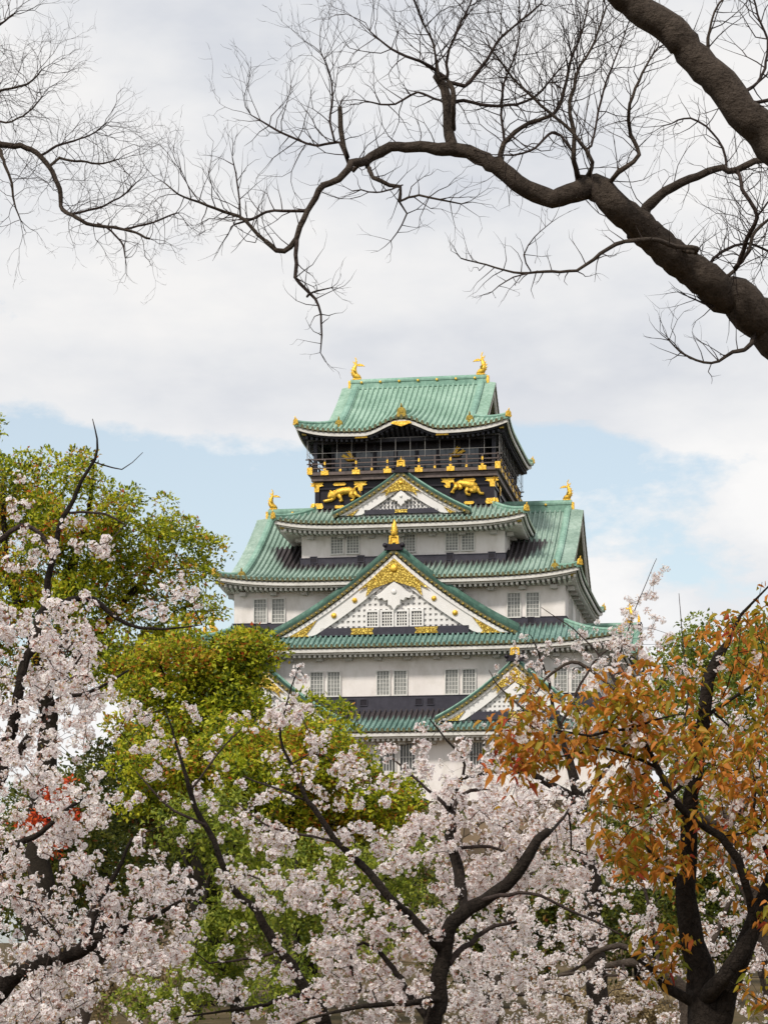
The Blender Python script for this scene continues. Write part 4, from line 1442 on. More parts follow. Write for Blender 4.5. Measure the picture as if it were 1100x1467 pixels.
def rand_rot(n, rng):
    q = unit(rng.normal(0, 1, (n, 4)))
    w, x, y, z = q.T
    return np.stack([np.stack([1 - 2 * (y * y + z * z), 2 * (x * y - z * w), 2 * (x * z + y * w)], 1),
                     np.stack([2 * (x * y + z * w), 1 - 2 * (x * x + z * z), 2 * (y * z - x * w)], 1),
                     np.stack([2 * (x * z - y * w), 2 * (y * z + x * w), 1 - 2 * (x * x + y * y)], 1)], 1)
def blossoms(pts, parent, rng, scale=1.0, name='blossoms'):
    pts = np.asarray(pts)
    Vs, Ms = [], []
    which = rng.integers(0, len(BT), len(pts))
    for k, (V, Mi) in enumerate(BT):
        sel = pts[which == k]
        if not len(sel): continue
        R = rand_rot(len(sel), rng) * (rng.uniform(0.8, 1.25, len(sel)) * scale)[:, None, None]
        W = np.einsum('nij,vj->nvi', R, V) + sel[:, None]
        Vs.append(W.reshape(-1, 3)); Ms.append(np.tile(Mi, len(sel)))
    return np_mesh(name, np.concatenate(Vs), 4, [M['petal'], M['calyx']], parent, np.concatenate(Ms))

def ground_row(px, d, w):
    """bottom of a trunk, sunk a little in the ground, below photo pixel column px"""
    return (px, HORIZON + (EYE + 0.35) * F / d, d, w)

def cherry(label, limbs, regions, seed, group, twig_r=0.0019, per=1.5, bscale=0.70, name='cherry_tree', bark='bark_cherry', split=0.02, jit=0.16, clump=0.72, cscale=3.6, cm=0.60):
    """limbs traced base to tip; regions (poly, n, d0, d1) hold blossom clusters that grow from them"""
    rng = np.random.default_rng(seed)
    sk = Skel(0.06, 0.012, seed)
    for l in limbs: sk.limb(l)
    base = sk.pos[0]
    att = np.concatenate([sample_poly(r[0], int(r[1] * cm), r[2], r[3], rng, r[4] if len(r) > 4 else clump, cscale) for r in regions])
    sk.connect(att, jit, 0.13)
    sk.radii(twig_r, 0.42)
    root = empty(name, (float(base[0]), float(base[1]), 0.0))
    off = np.array([base[0], base[1], 0.0])
    sk.pos = [np.array(q) - off for q in sk.pos]
    sk.tubes(split, 'trunk', 'branch_network', M[bark], M['bark_twig'], root)
    # a cluster at each attractor and others along the last twigs
    att = att - off
    ex = att[rng.integers(0, len(att), int(len(att) * per))] + rng.normal(0, 0.032, (int(len(att) * per), 3))
    blossoms(np.concatenate([att, ex]), root, rng, bscale)
    tag(root, label, 'cherry tree', group)
    return root

def leafy(label, name, cat, limbs, ells, seed, mat, leaf=0.10, puffs=60, leaves=200, puff_r=0.45, group=None, bark='bark_dark', twig_r=0.006, split=0.05, hang=0.0, shell=0.62):
    """broad-leaved tree: ells (px, py, rx px, ry px, d, depth m, share) hold puffs of leaves"""
    rng = np.random.default_rng(seed)
    d_ = limbs[0][0][2]
    sk = Skel(0.012 * d_, 0.004 * d_, seed)
    for l in limbs: sk.limb(l)
    base = np.array(sk.pos[0])
    cs = []
    tot = sum(e[2] * e[3] for e in ells)
    for (px, py, rx, ry, d, dep) in ells:
        n = max(4, int(puffs * rx * ry / tot))
        v = unit(rng.normal(0, 1, (n, 3))) * (rng.uniform(0.12, 1.0, (n, 1)) ** 0.45) * np.where(rng.uniform(size=(n, 1)) < .22, rng.uniform(1.0, 1.28, (n, 1)), 1.0)
        c = P(px, py, d)
        cs.append(c + v * np.array([rx / F * d, dep, ry / F * d]))
    cs = np.concatenate(cs)
    sk.connect(cs, 0.12, 0.02 * d_)
    sk.radii(twig_r, 0.45)
    root = empty(name, (float(base[0]), float(base[1]), 0.0))
    off = np.array([base[0], base[1], 0.0])
    sk.pos = [np.array(q) - off for q in sk.pos]
    sk.tubes(split, 'trunk', 'branch_network', M[bark], M[bark], root)
    cs = cs - off
    n = len(cs)
    pr = rng.uniform(0.5, 1.25, n) * puff_r
    cnt = (leaves * (pr / puff_r) ** 2).astype(int)
    idx = np.repeat(np.arange(n), cnt)
    m = len(idx)
    dirs = unit(rng.normal(0, 1, (m, 3)) + np.array([0, -0.15, 0.40]))
    rr = rng.uniform(shell, 1.0, m) ** 0.7
    # lumpy puffs, not balls
    lump = 1 + 0.35 * np.sin(dirs[:, 0] * 5 + idx) * np.sin(dirs[:, 2] * 6 + idx * 1.7)
    c = cs[idx] + dirs * (pr[idx] * rr * lump)[:, None] * np.array([1.15, 1.15, 0.80])
    ax = unit(dirs * 0.7 + rng.normal(0, 0.75, (m, 3)) + np.array([0, 0, -hang]))
    nr = unit(dirs + rng.normal(0, .55, (m, 3)) + np.array([-.2, -.4, 0.7]))
    L = leaf * rng.uniform(0.7, 1.35, m)
    V, Fc = leaf_quads(c, ax, nr, L, L * rng.uniform(.42, .6, m))
    np_mesh('foliage', V, 3, M[mat], root, faces=Fc)
    tag(root, label, cat, group)
    return root

# ------------------------------------------------------------------ bare twigs
def rot_about(v, ax, a):
    ax = ax / np.linalg.norm(ax)
    return v * math.cos(a) + np.cross(ax, v) * math.sin(a) + ax * np.dot(ax, v) * (1 - math.cos(a))
def twig(mb, p, d, L, r, lvl, rng, up=0.10, zig=0.22, spread=0.75, dens=1.0):
    n = max(3, int(L / 0.04))
    seg = L / n
    pts, rs = [p], [r]
    d = d / np.linalg.norm(d)
    kids = []
    sgn = 1
    for i in range(n):
        d = d + rng.normal(0, zig, 3) * np.array([1, .8, 1]) + np.array([0, 0, up])
        d = d / np.linalg.norm(d)
        p = p + d * seg
        pts.append(p); rs.append(r * (1 - 0.72 * (i + 1) / n))
        if lvl > 0 and i > 0 and rng.uniform() < dens * (0.85 if lvl > 1 else 0.74):
            kids.append((p, d, rs[-1], i / n)); 
    mb.tube(pts, rs, 5 if r > 0.006 else 3, 0, True, cap=False)
    for (q, dd, rr, f) in kids:
        sgn = -sgn
        ax = unit(np.cross(dd, rng.normal(0, 1, 3)) + np.array([0, 1.2 * sgn, 0]))
        nd = rot_about(dd, ax, rng.uniform(.45, 1.0) * spread)
        twig(mb, q, nd, L * rng.uniform(0.36, 0.72) * (1 - 0.4 * f), max(rr * 0.75, 0.0009), lvl - 1, rng, up, zig, spread, dens)

def bare_tree(label, limbs, seed, trunk_rows, rmin=0.012, group=None, up=0.10, name='bare_tree', cat='tree', zig=0.28, twr=0.0028, mat='bark_grey', mat2='bark_twig', dens=1.0):
    """limbs: (rows, twig length m, twigs per metre, levels); trunk_rows in world metres"""
    rng = np.random.default_rng(seed)
    sk = Skel(0.03, 0.008, seed)
    for w in trunk_rows: sk.limb3(w)
    mb = MB()
    base = np.array(sk.pos[0]); off = np.array([base[0], base[1], 0.0])
    for rows, tl, pm, lv in limbs:
        f0 = sk.limb(rows)
        ids = list(range(f0, len(sk.pos)))
        A = np.array([sk.pos[i] for i in ids]); R = np.array([sk.rad[i] for i in ids])
        seglen = np.linalg.norm(np.diff(A, axis=0), axis=1)
        k = 0; acc = 0.0
        for i in range(1, len(ids)):
            acc += seglen[i - 1] * pm * 4.6 * (1.25 if i > len(ids) * .5 else .8)
            while acc > 1:
                acc -= 1
                k += 1
                d = unit(A[i] - A[i - 1])
                a_ = unit(np.cross(d, np.array([0, 1.0, 0])) * (1 if k % 2 else -1) * rng.choice([1, 1, -1]) + rng.normal(0, .45, 3) + np.array([0, 0, .55]))
                nd = unit(d * rng.uniform(.15, .8) + a_)
                twig(mb, A[i] + nd * R[i] * .5 - off, nd, tl * rng.uniform(.35, 1.2), min(twr, R[i] * .6), lv, rng, up, zig, .8, dens)
        # leader carries on past the traced end
        d = unit(A[-1] - A[-3])
        for _ in range(2): twig(mb, A[-1] - off, unit(d + rng.normal(0, .3, 3)), tl * rng.uniform(.6, 1.0), min(max(R[-1] * .8, .0015), twr), lv, rng, up, zig, .8, dens)
    # knots and pruning scars on the heavier wood
    for i in range(len(sk.pos)):
        if sk.fix[i] and sk.rad[i] > 0.03 and rng.uniform() < 0.075:
            q = np.array(sk.pos[i]); a = unit(rng.normal(0, 1, 3)); r = sk.rad[i]
            s_ = r * rng.uniform(.18, .42)
            mb.ball(q - off + a * r * .92, (s_, s_, s_ * rng.uniform(.7, 1.3)), 0, 7, 5)
    sk.radii(0.003)
    root = empty(name, (float(base[0]), float(base[1]), 0.0))
    sk.pos = [np.array(q) - off for q in sk.pos]
    sk.tubes(rmin, 'trunk', 'branch_network', M[mat], M[mat2], root)
    mb.build('twig_network', M[mat2], root)
    tag(root, label, cat, group)
    return root
# ------------------------------------------------------------------ the bare tree whose limbs cross the top of the view
DB = 10.0
def wpt(px, py, d, r): return [*P(px, py, d), r]
trunk_r = [[wpt(1960, HORIZON + 2.0 * F / 10.6, 10.6, .27), wpt(1950, 1500, 10.6, .24), wpt(1900, 1150, 10.6, .21), wpt(1740, 890, 10.5, .175), wpt(1460, 700, 10.3, .15), wpt(1260, 580, 10.2, .128), wpt(1150, 505, 10.1, .125)]]
bare_limbs = [
    # the long limb reaching left
    ([(1130, 492, 10.1, 64.3264), (1075, 445, 10.0, 59.248), (1020, 408, 9.9, 50.784), (962, 366, 9.8, 47.3984), (915, 322, 9.7, 44.0128), (880, 292, 9.6, 40.6272), (848, 268, 9.6, 38.9344), (825, 278, 9.6, 29.624), (790, 280, 9.6, 26.2384), (755, 273, 9.6, 25.392), (733, 252, 9.6, 25.392), (700, 232, 9.6, 23.6992), (655, 217, 9.6, 20.3136), (600, 211, 9.6, 16.0816), (555, 209, 9.6, 15.2352), (528, 224, 9.6, 14.3888), (498, 245, 9.5, 10.1568), (465, 267, 9.5, 9.3104), (446, 295, 9.5, 8.464), (432, 328, 9.5, 8.0408), (420, 352, 9.5, 7.6176), (397, 358, 9.5, 7.1944), (380, 345, 9.5, 6.7712)], .22, 2.2, 1),
    ([(380, 345, 9.5, 5.9248), (352, 318, 9.5, 5.0784), (320, 302, 9.5, 4.232), (285, 290, 9.45, 3.3856), (255, 278, 9.4, 2.5392), (236, 262, 9.4, 1.6928)], .26, 9, 2),
    ([(434, 302, 9.5, 5.0784), (405, 303, 9.5, 4.232), (380, 306, 9.5, 4.232), (355, 317, 9.6, 3.8088), (335, 322, 9.6, 2.5392)], .20, 7, 1),
    ([(345, 313, 9.5, 3.3856), (343, 285, 9.5, 2.9624), (338, 250, 9.5, 2.5392), (333, 225, 9.5, 1.6928)], .17, 9, 1),
    ([(425, 350, 9.5, 6.7712), (424, 375, 9.5, 5.9248), (421, 395, 9.5, 5.5016), (436, 412, 9.5, 5.0784), (450, 430, 9.5, 4.232), (460, 452, 9.5, 3.3856), (461, 480, 9.5, 2.5392), (459, 505, 9.5, 1.6928)], .16, 6, 1),
    ([(440, 425, 9.5, 3.3856), (455, 417, 9.4, 2.5392), (475, 412, 9.4, 1.6928)], .10, 8, 1),
    ([(505, 243, 9.6, 6.7712), (495, 222, 9.6, 5.0784), (487, 205, 9.6, 4.232), (450, 207, 9.7, 3.8088), (415, 195, 9.7, 3.3856), (385, 180, 9.7, 2.9624), (360, 165, 9.7, 1.6928)], .26, 8, 2),
    ([(498, 226, 9.6, 7.6176), (491, 200, 9.6, 7.6176), (488, 178, 9.6, 7.6176), (487, 153, 9.6, 6.7712)], .12, 3, 1),
    ([(480, 205, 9.6, 3.3856), (473, 175, 9.6, 3.3856), (476, 140, 9.6, 2.9624), (472, 105, 9.6, 2.116), (460, 75, 9.6, 1.6928)], .26, 9, 2),
    ([(527, 240, 9.6, 6.7712), (533, 253, 9.5, 6.7712), (555, 262, 9.5, 5.9248), (572, 265, 9.5, 5.5016), (573, 288, 9.5, 5.0784), (583, 305, 9.5, 2.9624), (575, 322, 9.5, 2.5392), (560, 345, 9.5, 1.6928)], .12, 5, 1),
    ([(573, 288, 9.5, 3.3856), (600, 280, 9.4, 3.3856), (630, 287, 9.4, 2.9624), (660, 292, 9.4, 2.116)], .18, 8, 1),
    ([(577, 265, 9.5, 2.5392), (540, 276, 9.4, 2.9624), (517, 272, 9.4, 2.5392)], .14, 7, 1),
    # pruned stub and the fans that spring from it
    ([(652, 218, 9.6, 16.928), (645, 190, 9.6, 16.0816), (636, 155, 9.6, 14.3888), (625, 108, 9.6, 12.696)], .14, 2, 1),
    ([(650, 185, 9.6, 6.7712), (648, 150, 9.5, 7.6176), (643, 118, 9.5, 8.464)], .2, 3, 1),
    ([(645, 120, 9.5, 5.9248), (625, 100, 9.5, 5.0784), (590, 85, 9.4, 4.232), (560, 68, 9.4, 3.3856), (530, 45, 9.4, 2.116)], .30, 8, 2),
    ([(644, 118, 9.5, 5.9248), (664, 122, 9.5, 5.9248), (690, 95, 9.5, 5.0784), (712, 62, 9.5, 4.232), (738, 38, 9.5, 3.3856), (775, 5, 9.4, 2.5392)], .30, 7, 2),
    ([(640, 112, 9.5, 5.0784), (640, 80, 9.5, 4.232), (655, 45, 9.5, 3.3856), (672, 10, 9.5, 2.5392), (680, -25, 9.5, 1.6928)], .30, 8, 2),
    ([(628, 112, 9.5, 4.232), (622, 70, 9.5, 3.3856), (605, 30, 9.5, 2.9624), (590, -10, 9.4, 2.116)], .30, 8, 2),
    ([(655, 145, 9.6, 5.0784), (690, 150, 9.6, 4.6552), (730, 150, 9.6, 4.232), (770, 135, 9.6, 3.3856), (800, 100, 9.6, 2.5392)], .28, 7, 2),
    ([(640, 150, 9.6, 3.3856), (600, 132, 9.7, 3.3856), (566, 150, 9.7, 2.9624), (525, 145, 9.7, 2.116)], .20, 7, 1),
    # fans above the middle of the limb
    ([(718, 235, 9.6, 10.1568), (722, 205, 9.6, 7.6176), (745, 182, 9.6, 6.7712), (790, 165, 9.6, 5.5016), (808, 130, 9.6, 5.0784), (820, 80, 9.6, 3.8088), (838, 30, 9.6, 2.5392), (845, -10, 9.6, 1.6928)], .34, 7, 2),
    ([(722, 205, 9.6, 4.232), (718, 165, 9.6, 3.8088), (722, 120, 9.6, 3.3856), (740, 70, 9.6, 2.5392), (745, 20, 9.6, 1.6928)], .34, 7, 2),
    ([(828, 262, 9.6, 9.3104), (820, 225, 9.5, 7.6176), (824, 190, 9.5, 6.7712), (818, 150, 9.5, 5.9248), (828, 105, 9.5, 4.6552), (850, 60, 9.5, 3.3856), (868, 10, 9.5, 2.5392)], .36, 7, 2),
    ([(838, 255, 9.6, 7.6176), (850, 232, 9.5, 5.9248), (820, 190, 9.5, 5.0784), (775, 150, 9.5, 4.232), (735, 112, 9.5, 3.3856), (700, 65, 9.4, 2.116)], .32, 7, 2),
    ([(820, 218, 9.5, 4.232), (795, 190, 9.5, 4.232), (760, 215, 9.4, 3.3856), (722, 222, 9.4, 2.5392)], .22, 7, 1),
    ([(848, 210, 9.5, 3.3856), (855, 160, 9.5, 3.3856), (870, 110, 9.5, 2.9624), (890, 60, 9.5, 2.116), (905, 20, 9.5, 1.6928)], .30, 8, 2),
    ([(872, 266, 9.6, 8.464), (890, 248, 9.5, 7.6176), (914, 222, 9.5, 6.7712), (903, 192, 9.5, 5.9248), (900, 150, 9.4, 5.0784), (920, 105, 9.4, 3.8088), (942, 68, 9.4, 2.5392)], .20, 6, 2),
    # arm to the right of the limb
    ([(930, 300, 9.7, 16.928), (955, 280, 9.7, 13.5424), (985, 258, 9.7, 11.8496), (1020, 239, 9.7, 10.1568), (1055, 243, 9.7, 9.3104), (1080, 232, 9.7, 9.3104), (1110, 220, 9.7, 8.464)], .24, 4, 1),
    ([(1055, 243, 9.7, 5.9248), (1066, 275, 9.6, 5.9248), (1082, 312, 9.6, 6.348), (1066, 350, 9.7, 6.7712), (1052, 385, 9.8, 7.6176)], .28, 8, 2),
    ([(1082, 312, 9.6, 3.3856), (1098, 290, 9.6, 3.3856), (1120, 270, 9.6, 2.5392)], .26, 7, 2),
    ([(1040, 238, 9.7, 4.232), (1028, 200, 9.7, 3.3856), (990, 170, 9.7, 2.9624), (950, 180, 9.7, 1.6928)], .24, 7, 2),
    ([(1030, 410, 9.9, 6.7712), (1015, 375, 9.9, 5.0784), (1060, 350, 10, 4.232), (1100, 360, 10, 3.3856)], .26, 8, 2),
    ([(1000, 358, 9.6, 7.6176), (960, 350, 9.5, 7.6176), (920, 344, 9.4, 6.7712), (882, 352, 9.4, 5.9248), (850, 372, 9.4, 5.5016), (825, 385, 9.4, 4.6552), (780, 390, 9.4, 4.232), (735, 388, 9.4, 3.3856), (695, 380, 9.4, 2.5392), (660, 370, 9.3, 1.86208)], .15, 5, 1),
    ([(770, 388, 9.4, 2.5392), (735, 398, 9.4, 2.5392), (705, 418, 9.4, 1.6928)], .10, 6, 1),
    ([(760, 388, 9.4, 2.5392), (750, 365, 9.4, 2.5392), (765, 340, 9.4, 1.6928), (790, 318, 9.4, 1.35424)], .14, 8, 1),
    ([(1075, 490, 10, 7.6176), (1050, 505, 9.9, 5.9248), (1020, 520, 9.9, 4.232), (985, 512, 9.9, 3.3856), (958, 488, 9.9, 2.116)], .18, 7, 1),
    ([(1060, 440, 10, 5.0784), (1020, 440, 9.9, 3.3856), (985, 425, 9.9, 2.116)], .15, 7, 1),
    ([(1055, 385, 9.9, 5.9248), (1085, 330, 10, 5.0784), (1115, 300, 10, 3.3856)], .3, 7, 2),
]
bare_tree('bare tree with a thick grey brown limb reaching left across the sky', bare_limbs, 3, trunk_r, group='bare trees at the edges of the view')
# the heavier limb crossing the top right corner belongs to a tree of its own standing nearer
trunk_n = [[wpt(2180, HORIZON + 2.0 * F / 8.0, 8.0, .25), wpt(2160, 1400, 8.0, .21), wpt(2080, 1050, 8.0, .18), wpt(1860, 780, 8.0, .14), wpt(1520, 520, 8.0, .105), wpt(1250, 330, 8.0, .085)]]
near_limbs = [
    ([(1250, 330, 8.0, 58.824), (1130, 225, 8.0, 54.18), (1090, 185, 8.0, 51.084), (1045, 140, 8.0, 47.988), (1000, 92, 8.0, 43.344), (965, 55, 8.0, 43.344), (925, 20, 8.0, 41.796), (870, -25, 8.0, 38.7), (800, -90, 8.0, 30.96)], .10, 0.8, 1),
    ([(1015, 78, 8.0, 6.966), (1015, 40, 8.0, 3.87), (1030, 5, 8.0, 3.096), (1060, -30, 8.0, 2.322)], .24, 7, 2),
    ([(1060, 130, 8.0, 6.192), (1085, 120, 8.1, 4.644), (1100, 70, 8.2, 3.87), (1085, 20, 8.2, 3.096), (1070, -30, 8.2, 2.322)], .26, 7, 2),
    ([(1070, 145, 8.0, 6.192), (1100, 145, 8.0, 5.418), (1140, 130, 8.0, 4.644)], .22, 5, 1),
]
bare_tree('bare tree with a dark bough slanting through the top corner', near_limbs, 5, trunk_n, group='bare trees at the edges of the view')
# bare tree reaching in from the left with very fine twigs
trunk_l = [[wpt(-420, HORIZON + 2.0 * F / 14.0, 14.0, .26), wpt(-410, 1300, 14.0, .22), wpt(-380, 700, 14.0, .17), wpt(-250, 330, 14.0, .09), wpt(-120, 225, 14.0, .04)]]
left_limbs = [
    ([(-120, 225, 14, 14), (-30, 207, 14, 11), (10, 209, 14, 9), (45, 214, 14, 8), (70, 238, 14, 7), (84, 265, 14, 7), (90, 295, 14, 6), (110, 312, 13.9, 5.5), (140, 322, 13.9, 5), (180, 328, 13.9, 4), (215, 342, 13.9, 3)], .34, 6.0, 3),
    ([(-5, 212, 14, 6), (8, 235, 13.9, 5), (18, 262, 13.9, 4), (20, 290, 13.9, 3), (30, 315, 13.9, 2)], .28, 6, 2),
    ([(-60, 210, 14, 8), (-30, 150, 14, 6), (0, 130, 14, 4), (40, 120, 14, 3), (60, 100, 14, 2)], .42, 7, 2),
    ([(-60, 150, 14, 6), (-40, 90, 14, 5), (-15, 50, 14, 4), (20, 20, 14, 2.5)], .42, 7, 2),
    ([(-20, 160, 14, 4), (10, 175, 14, 3), (40, 160, 14, 2.5), (60, 140, 14, 2)], .34, 7, 2),
    ([(60, 222, 14, 4), (90, 205, 14, 3.5), (130, 195, 14, 2.5), (150, 178, 14, 2)], .34, 7, 2),
    ([(84, 228, 14, 4), (110, 232, 14, 3.5), (140, 235, 14, 3), (170, 228, 14, 2)], .32, 7, 2),
    ([(100, 305, 14, 4), (130, 300, 14, 3), (170, 285, 14, 2.5), (195, 262, 14, 2)], .30, 7, 2),
    ([(140, 320, 13.9, 3), (175, 345, 13.9, 3), (180, 370, 13.9, 2)], .2, 6, 1),
    ([(180, 328, 13.9, 3.5), (220, 318, 13.9, 3), (255, 305, 13.9, 2)], .25, 7, 2),
]
bare_tree('bare tree with very fine hanging twigs reaching in beside the left edge', left_limbs, 8, trunk_l, rmin=0.012, group='bare trees at the edges of the view', up=0.01, zig=.30, twr=.0026)

# ------------------------------------------------------------------ evergreens between the path and the keep
def trunk_to(px, py, d, w, lean=0):
    return [ground_row(px + lean, d, w * 1.25), (px + lean * .6, (py + HORIZON) / 2, d, w), (px, py, d, w * .7)]
EV = 'broad leaved evergreens below the keep'
leafy('tall evergreen with yellow green and red leaves against the sky', 'camphor_tree', 'tree',
      [trunk_to(60, 980, 60, 34), [(60, 980, 60, 22), (95, 850, 60, 16), (130, 730, 60, 8), (135, 665, 60, 4)], [(60, 1000, 60, 16), (150, 900, 60, 12), (230, 800, 60, 6)], [(60, 960, 60, 16), (10, 800, 60, 10), (5, 680, 60, 4)]],
      [(20, 690, 60, 60, 60, 1.6), (125, 745, 85, 85, 59, 2.0), (30, 800, 75, 75, 60, 2), (175, 790, 60, 70, 60, 1.6), (250, 790, 55, 72, 61, 1.3), (100, 870, 120, 75, 60, 2.2), (235, 870, 62, 35, 61, 1.3), (-60, 780, 100, 160, 61, 2), (60, 960, 130, 60, 61, 2), (210, 940, 90, 50, 61, 1.5), (300, 880, 24, 22, 61, .6)],
      21, 'camphor', 0.115, 400, 190, 0.40, EV)
leafy('rounded evergreen tinged orange and red that overlaps the second tier', 'camphor_tree', 'tree',
      [trunk_to(280, 1080, 52, 22), [(280, 1080, 52, 14), (320, 1000, 52, 9), (360, 930, 52, 4)], [(280, 1080, 52, 14), (240, 990, 52, 7), (225, 940, 52, 3)]],
      [(300, 945, 92, 42, 52, 1.4), (350, 940, 48, 38, 52, 1.0), (230, 985, 60, 50, 52, 1.3), (320, 1000, 55, 45, 52, 1.2), (180, 960, 45, 40, 53, 1.0), (250, 1060, 90, 50, 52, 1.4), (360, 1030, 50, 40, 52, 1.0)],
      22, 'camphor', 0.105, 230, 190, 0.34, EV)
leafy('bushy yellow green evergreen rising before the lower gable and eaves', 'camphor_tree', 'tree',
      [trunk_to(400, 1220, 48, 22), [(400, 1220, 48, 14), (430, 1120, 48, 9), (450, 1040, 48, 4)], [(400, 1220, 48, 12), (340, 1120, 48, 7)]],
      [(452, 1045, 52, 48, 48, 1.1), (400, 1110, 90, 70, 48, 1.6), (500, 1130, 75, 60, 48, 1.4), (330, 1090, 70, 60, 49, 1.3), (450, 1190, 110, 60, 49, 1.6), (555, 1165, 40, 55, 48, 0.9), (230, 1120, 70, 60, 49, 1.3)],
      23, 'camphor', 0.10, 280, 190, 0.34, EV)
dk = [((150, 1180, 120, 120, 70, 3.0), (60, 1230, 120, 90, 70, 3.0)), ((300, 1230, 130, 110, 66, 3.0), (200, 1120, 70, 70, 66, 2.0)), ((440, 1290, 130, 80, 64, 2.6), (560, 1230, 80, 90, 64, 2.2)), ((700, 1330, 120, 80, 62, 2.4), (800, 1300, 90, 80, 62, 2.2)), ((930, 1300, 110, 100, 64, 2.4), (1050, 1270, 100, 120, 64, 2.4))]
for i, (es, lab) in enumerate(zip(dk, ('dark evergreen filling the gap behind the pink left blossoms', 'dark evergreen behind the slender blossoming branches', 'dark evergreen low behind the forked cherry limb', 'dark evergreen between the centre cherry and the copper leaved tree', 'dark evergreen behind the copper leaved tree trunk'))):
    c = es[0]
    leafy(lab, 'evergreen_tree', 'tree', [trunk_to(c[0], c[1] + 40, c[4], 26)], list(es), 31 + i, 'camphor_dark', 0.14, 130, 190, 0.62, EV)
# spring-green trees far off beyond the right end of the keep
for i, es in enumerate(([(978, 935, 26, 26, 95, 1.5), (1000, 905, 16, 14, 95, 1.0), (1015, 965, 50, 36, 95, 2.0), (960, 990, 40, 40, 95, 2.0), (985, 1070, 62, 55, 95, 2.4), (985, 1170, 70, 60, 95, 2.6), (985, 1260, 60, 45, 95, 2.4)], [(1085, 915, 34, 26, 92, 1.5), (1060, 945, 36, 30, 92, 1.5), (1110, 960, 60, 50, 92, 2.0), (1060, 1010, 70, 40, 92, 2.0), (1090, 1080, 75, 55, 92, 2.4), (1090, 1170, 80, 60, 92, 2.6), (1090, 1260, 66, 45, 92, 2.4)])):
    leafy(('pale green tree just past the right end of the keep', 'pale green tree at the right edge behind orange leaves')[i], 'leafy_tree', 'tree', [trunk_to(es[2][0], 1040, es[0][4], 13)], es, 41 + i, 'far_green', 0.18, 260, 95, 0.55, 'spring green trees beyond the keep')
# distant trees closing the view at the foot of the keep
rg = np.random.default_rng(77)
fl = ('dark distant tree, farthest left behind blossoms', 'dark distant tree between left blossoms and evergreen', 'dark distant tree close by the rampart corner', 'dark distant tree beside the right rampart corner', 'dark distant tree behind the orange crown', 'dark distant tree at the far right edge')
for i, px in enumerate((-60, 60, 170, 900, 1010, 1120)):
    d = float(rg.uniform(118, 135))
    leafy(fl[i], 'evergreen_tree', 'tree', [trunk_to(px, 1290, d, 8)], [(px, 1255 + float(rg.uniform(-25, 25)), 95, 100, d, 3.5)], 51 + i, 'camphor_dark', 0.30, 70, 150, 1.1, 'distant trees at the foot of the keep', twig_r=.012)

# young-leaved trees in the middle distance
YG = 'young green maples under the cherries'
def maple(label, limbs, ells, seed, puffs=110):
    return leafy(label, 'maple_tree', 'maple tree', limbs, ells, seed, 'young_green', 0.058, puffs, 85, 0.20, YG, twig_r=.003, split=.03, hang=.55, shell=.15)
maple('bright green young maple with a dark slanting trunk left of centre', [[ground_row(345, 26, 26), (325, 1440, 26, 20), (318, 1380, 26, 17), (290, 1320, 26, 13), (275, 1240, 26, 8), (268, 1170, 26, 4)], [(318, 1390, 26, 11), (335, 1330, 26, 8), (330, 1290, 26, 6)], [(290, 1320, 26, 8), (300, 1260, 26, 6), (345, 1200, 26, 3)]],
      [(290, 1180, 60, 50, 26, .6), (350, 1240, 70, 45, 26, .6), (340, 1350, 65, 55, 26, .6), (300, 1400, 60, 45, 26, .5), (370, 1300, 60, 40, 25.5, .5), (230, 1440, 60, 35, 26, .5)], 61, 190)
maple('bright green young maple behind the centre cherry', [[ground_row(425, 29, 14), (424, 1380, 29, 10), (420, 1300, 29, 8), (425, 1230, 29, 4)]],
      [(470, 1250, 80, 40, 29, .7), (430, 1300, 60, 40, 29, .6), (500, 1350, 75, 45, 29, .7), (410, 1420, 80, 40, 29, .7), (590, 1225, 50, 30, 29, .5), (560, 1300, 60, 40, 29, .6)], 62, 190)
# scarlet shrub and straw-coloured bushes
leafy('small scarlet leaved shrub glowing between pink blossoms', 'red_shrub', 'shrub', [[ground_row(85, 30, 10), (85, 1300, 30, 7), (85, 1200, 30, 4)]], [(88, 1145, 26, 22, 30, .22), (100, 1170, 24, 18, 30, .2), (55, 1185, 26, 18, 30, .2), (82, 1215, 16, 14, 30, .15)], 71, 'red_leaf', 0.06, 62, 26, 0.11, twig_r=.003, split=.02, shell=.2)
for i, (px, py, rx, ry, d) in enumerate(((200, 1410, 95, 50, 34), (90, 1450, 90, 40, 36), (880, 1440, 110, 30, 40))):
    leafy(('straw coloured bush on the ground under the left blossoms', 'straw coloured bush, lowest at the left', 'straw coloured bush low between the cherry trunk and orange tree')[i], 'dry_bush', 'bush', [[ground_row(px, d, 10), (px, 1430, d, 6)]], [(px, py, rx, ry, d, .6)], 81 + i, 'dry_leaf', 0.06, 60, 90, 0.20, 'dry bushes under the trees', twig_r=.003, split=.03, shell=.1)

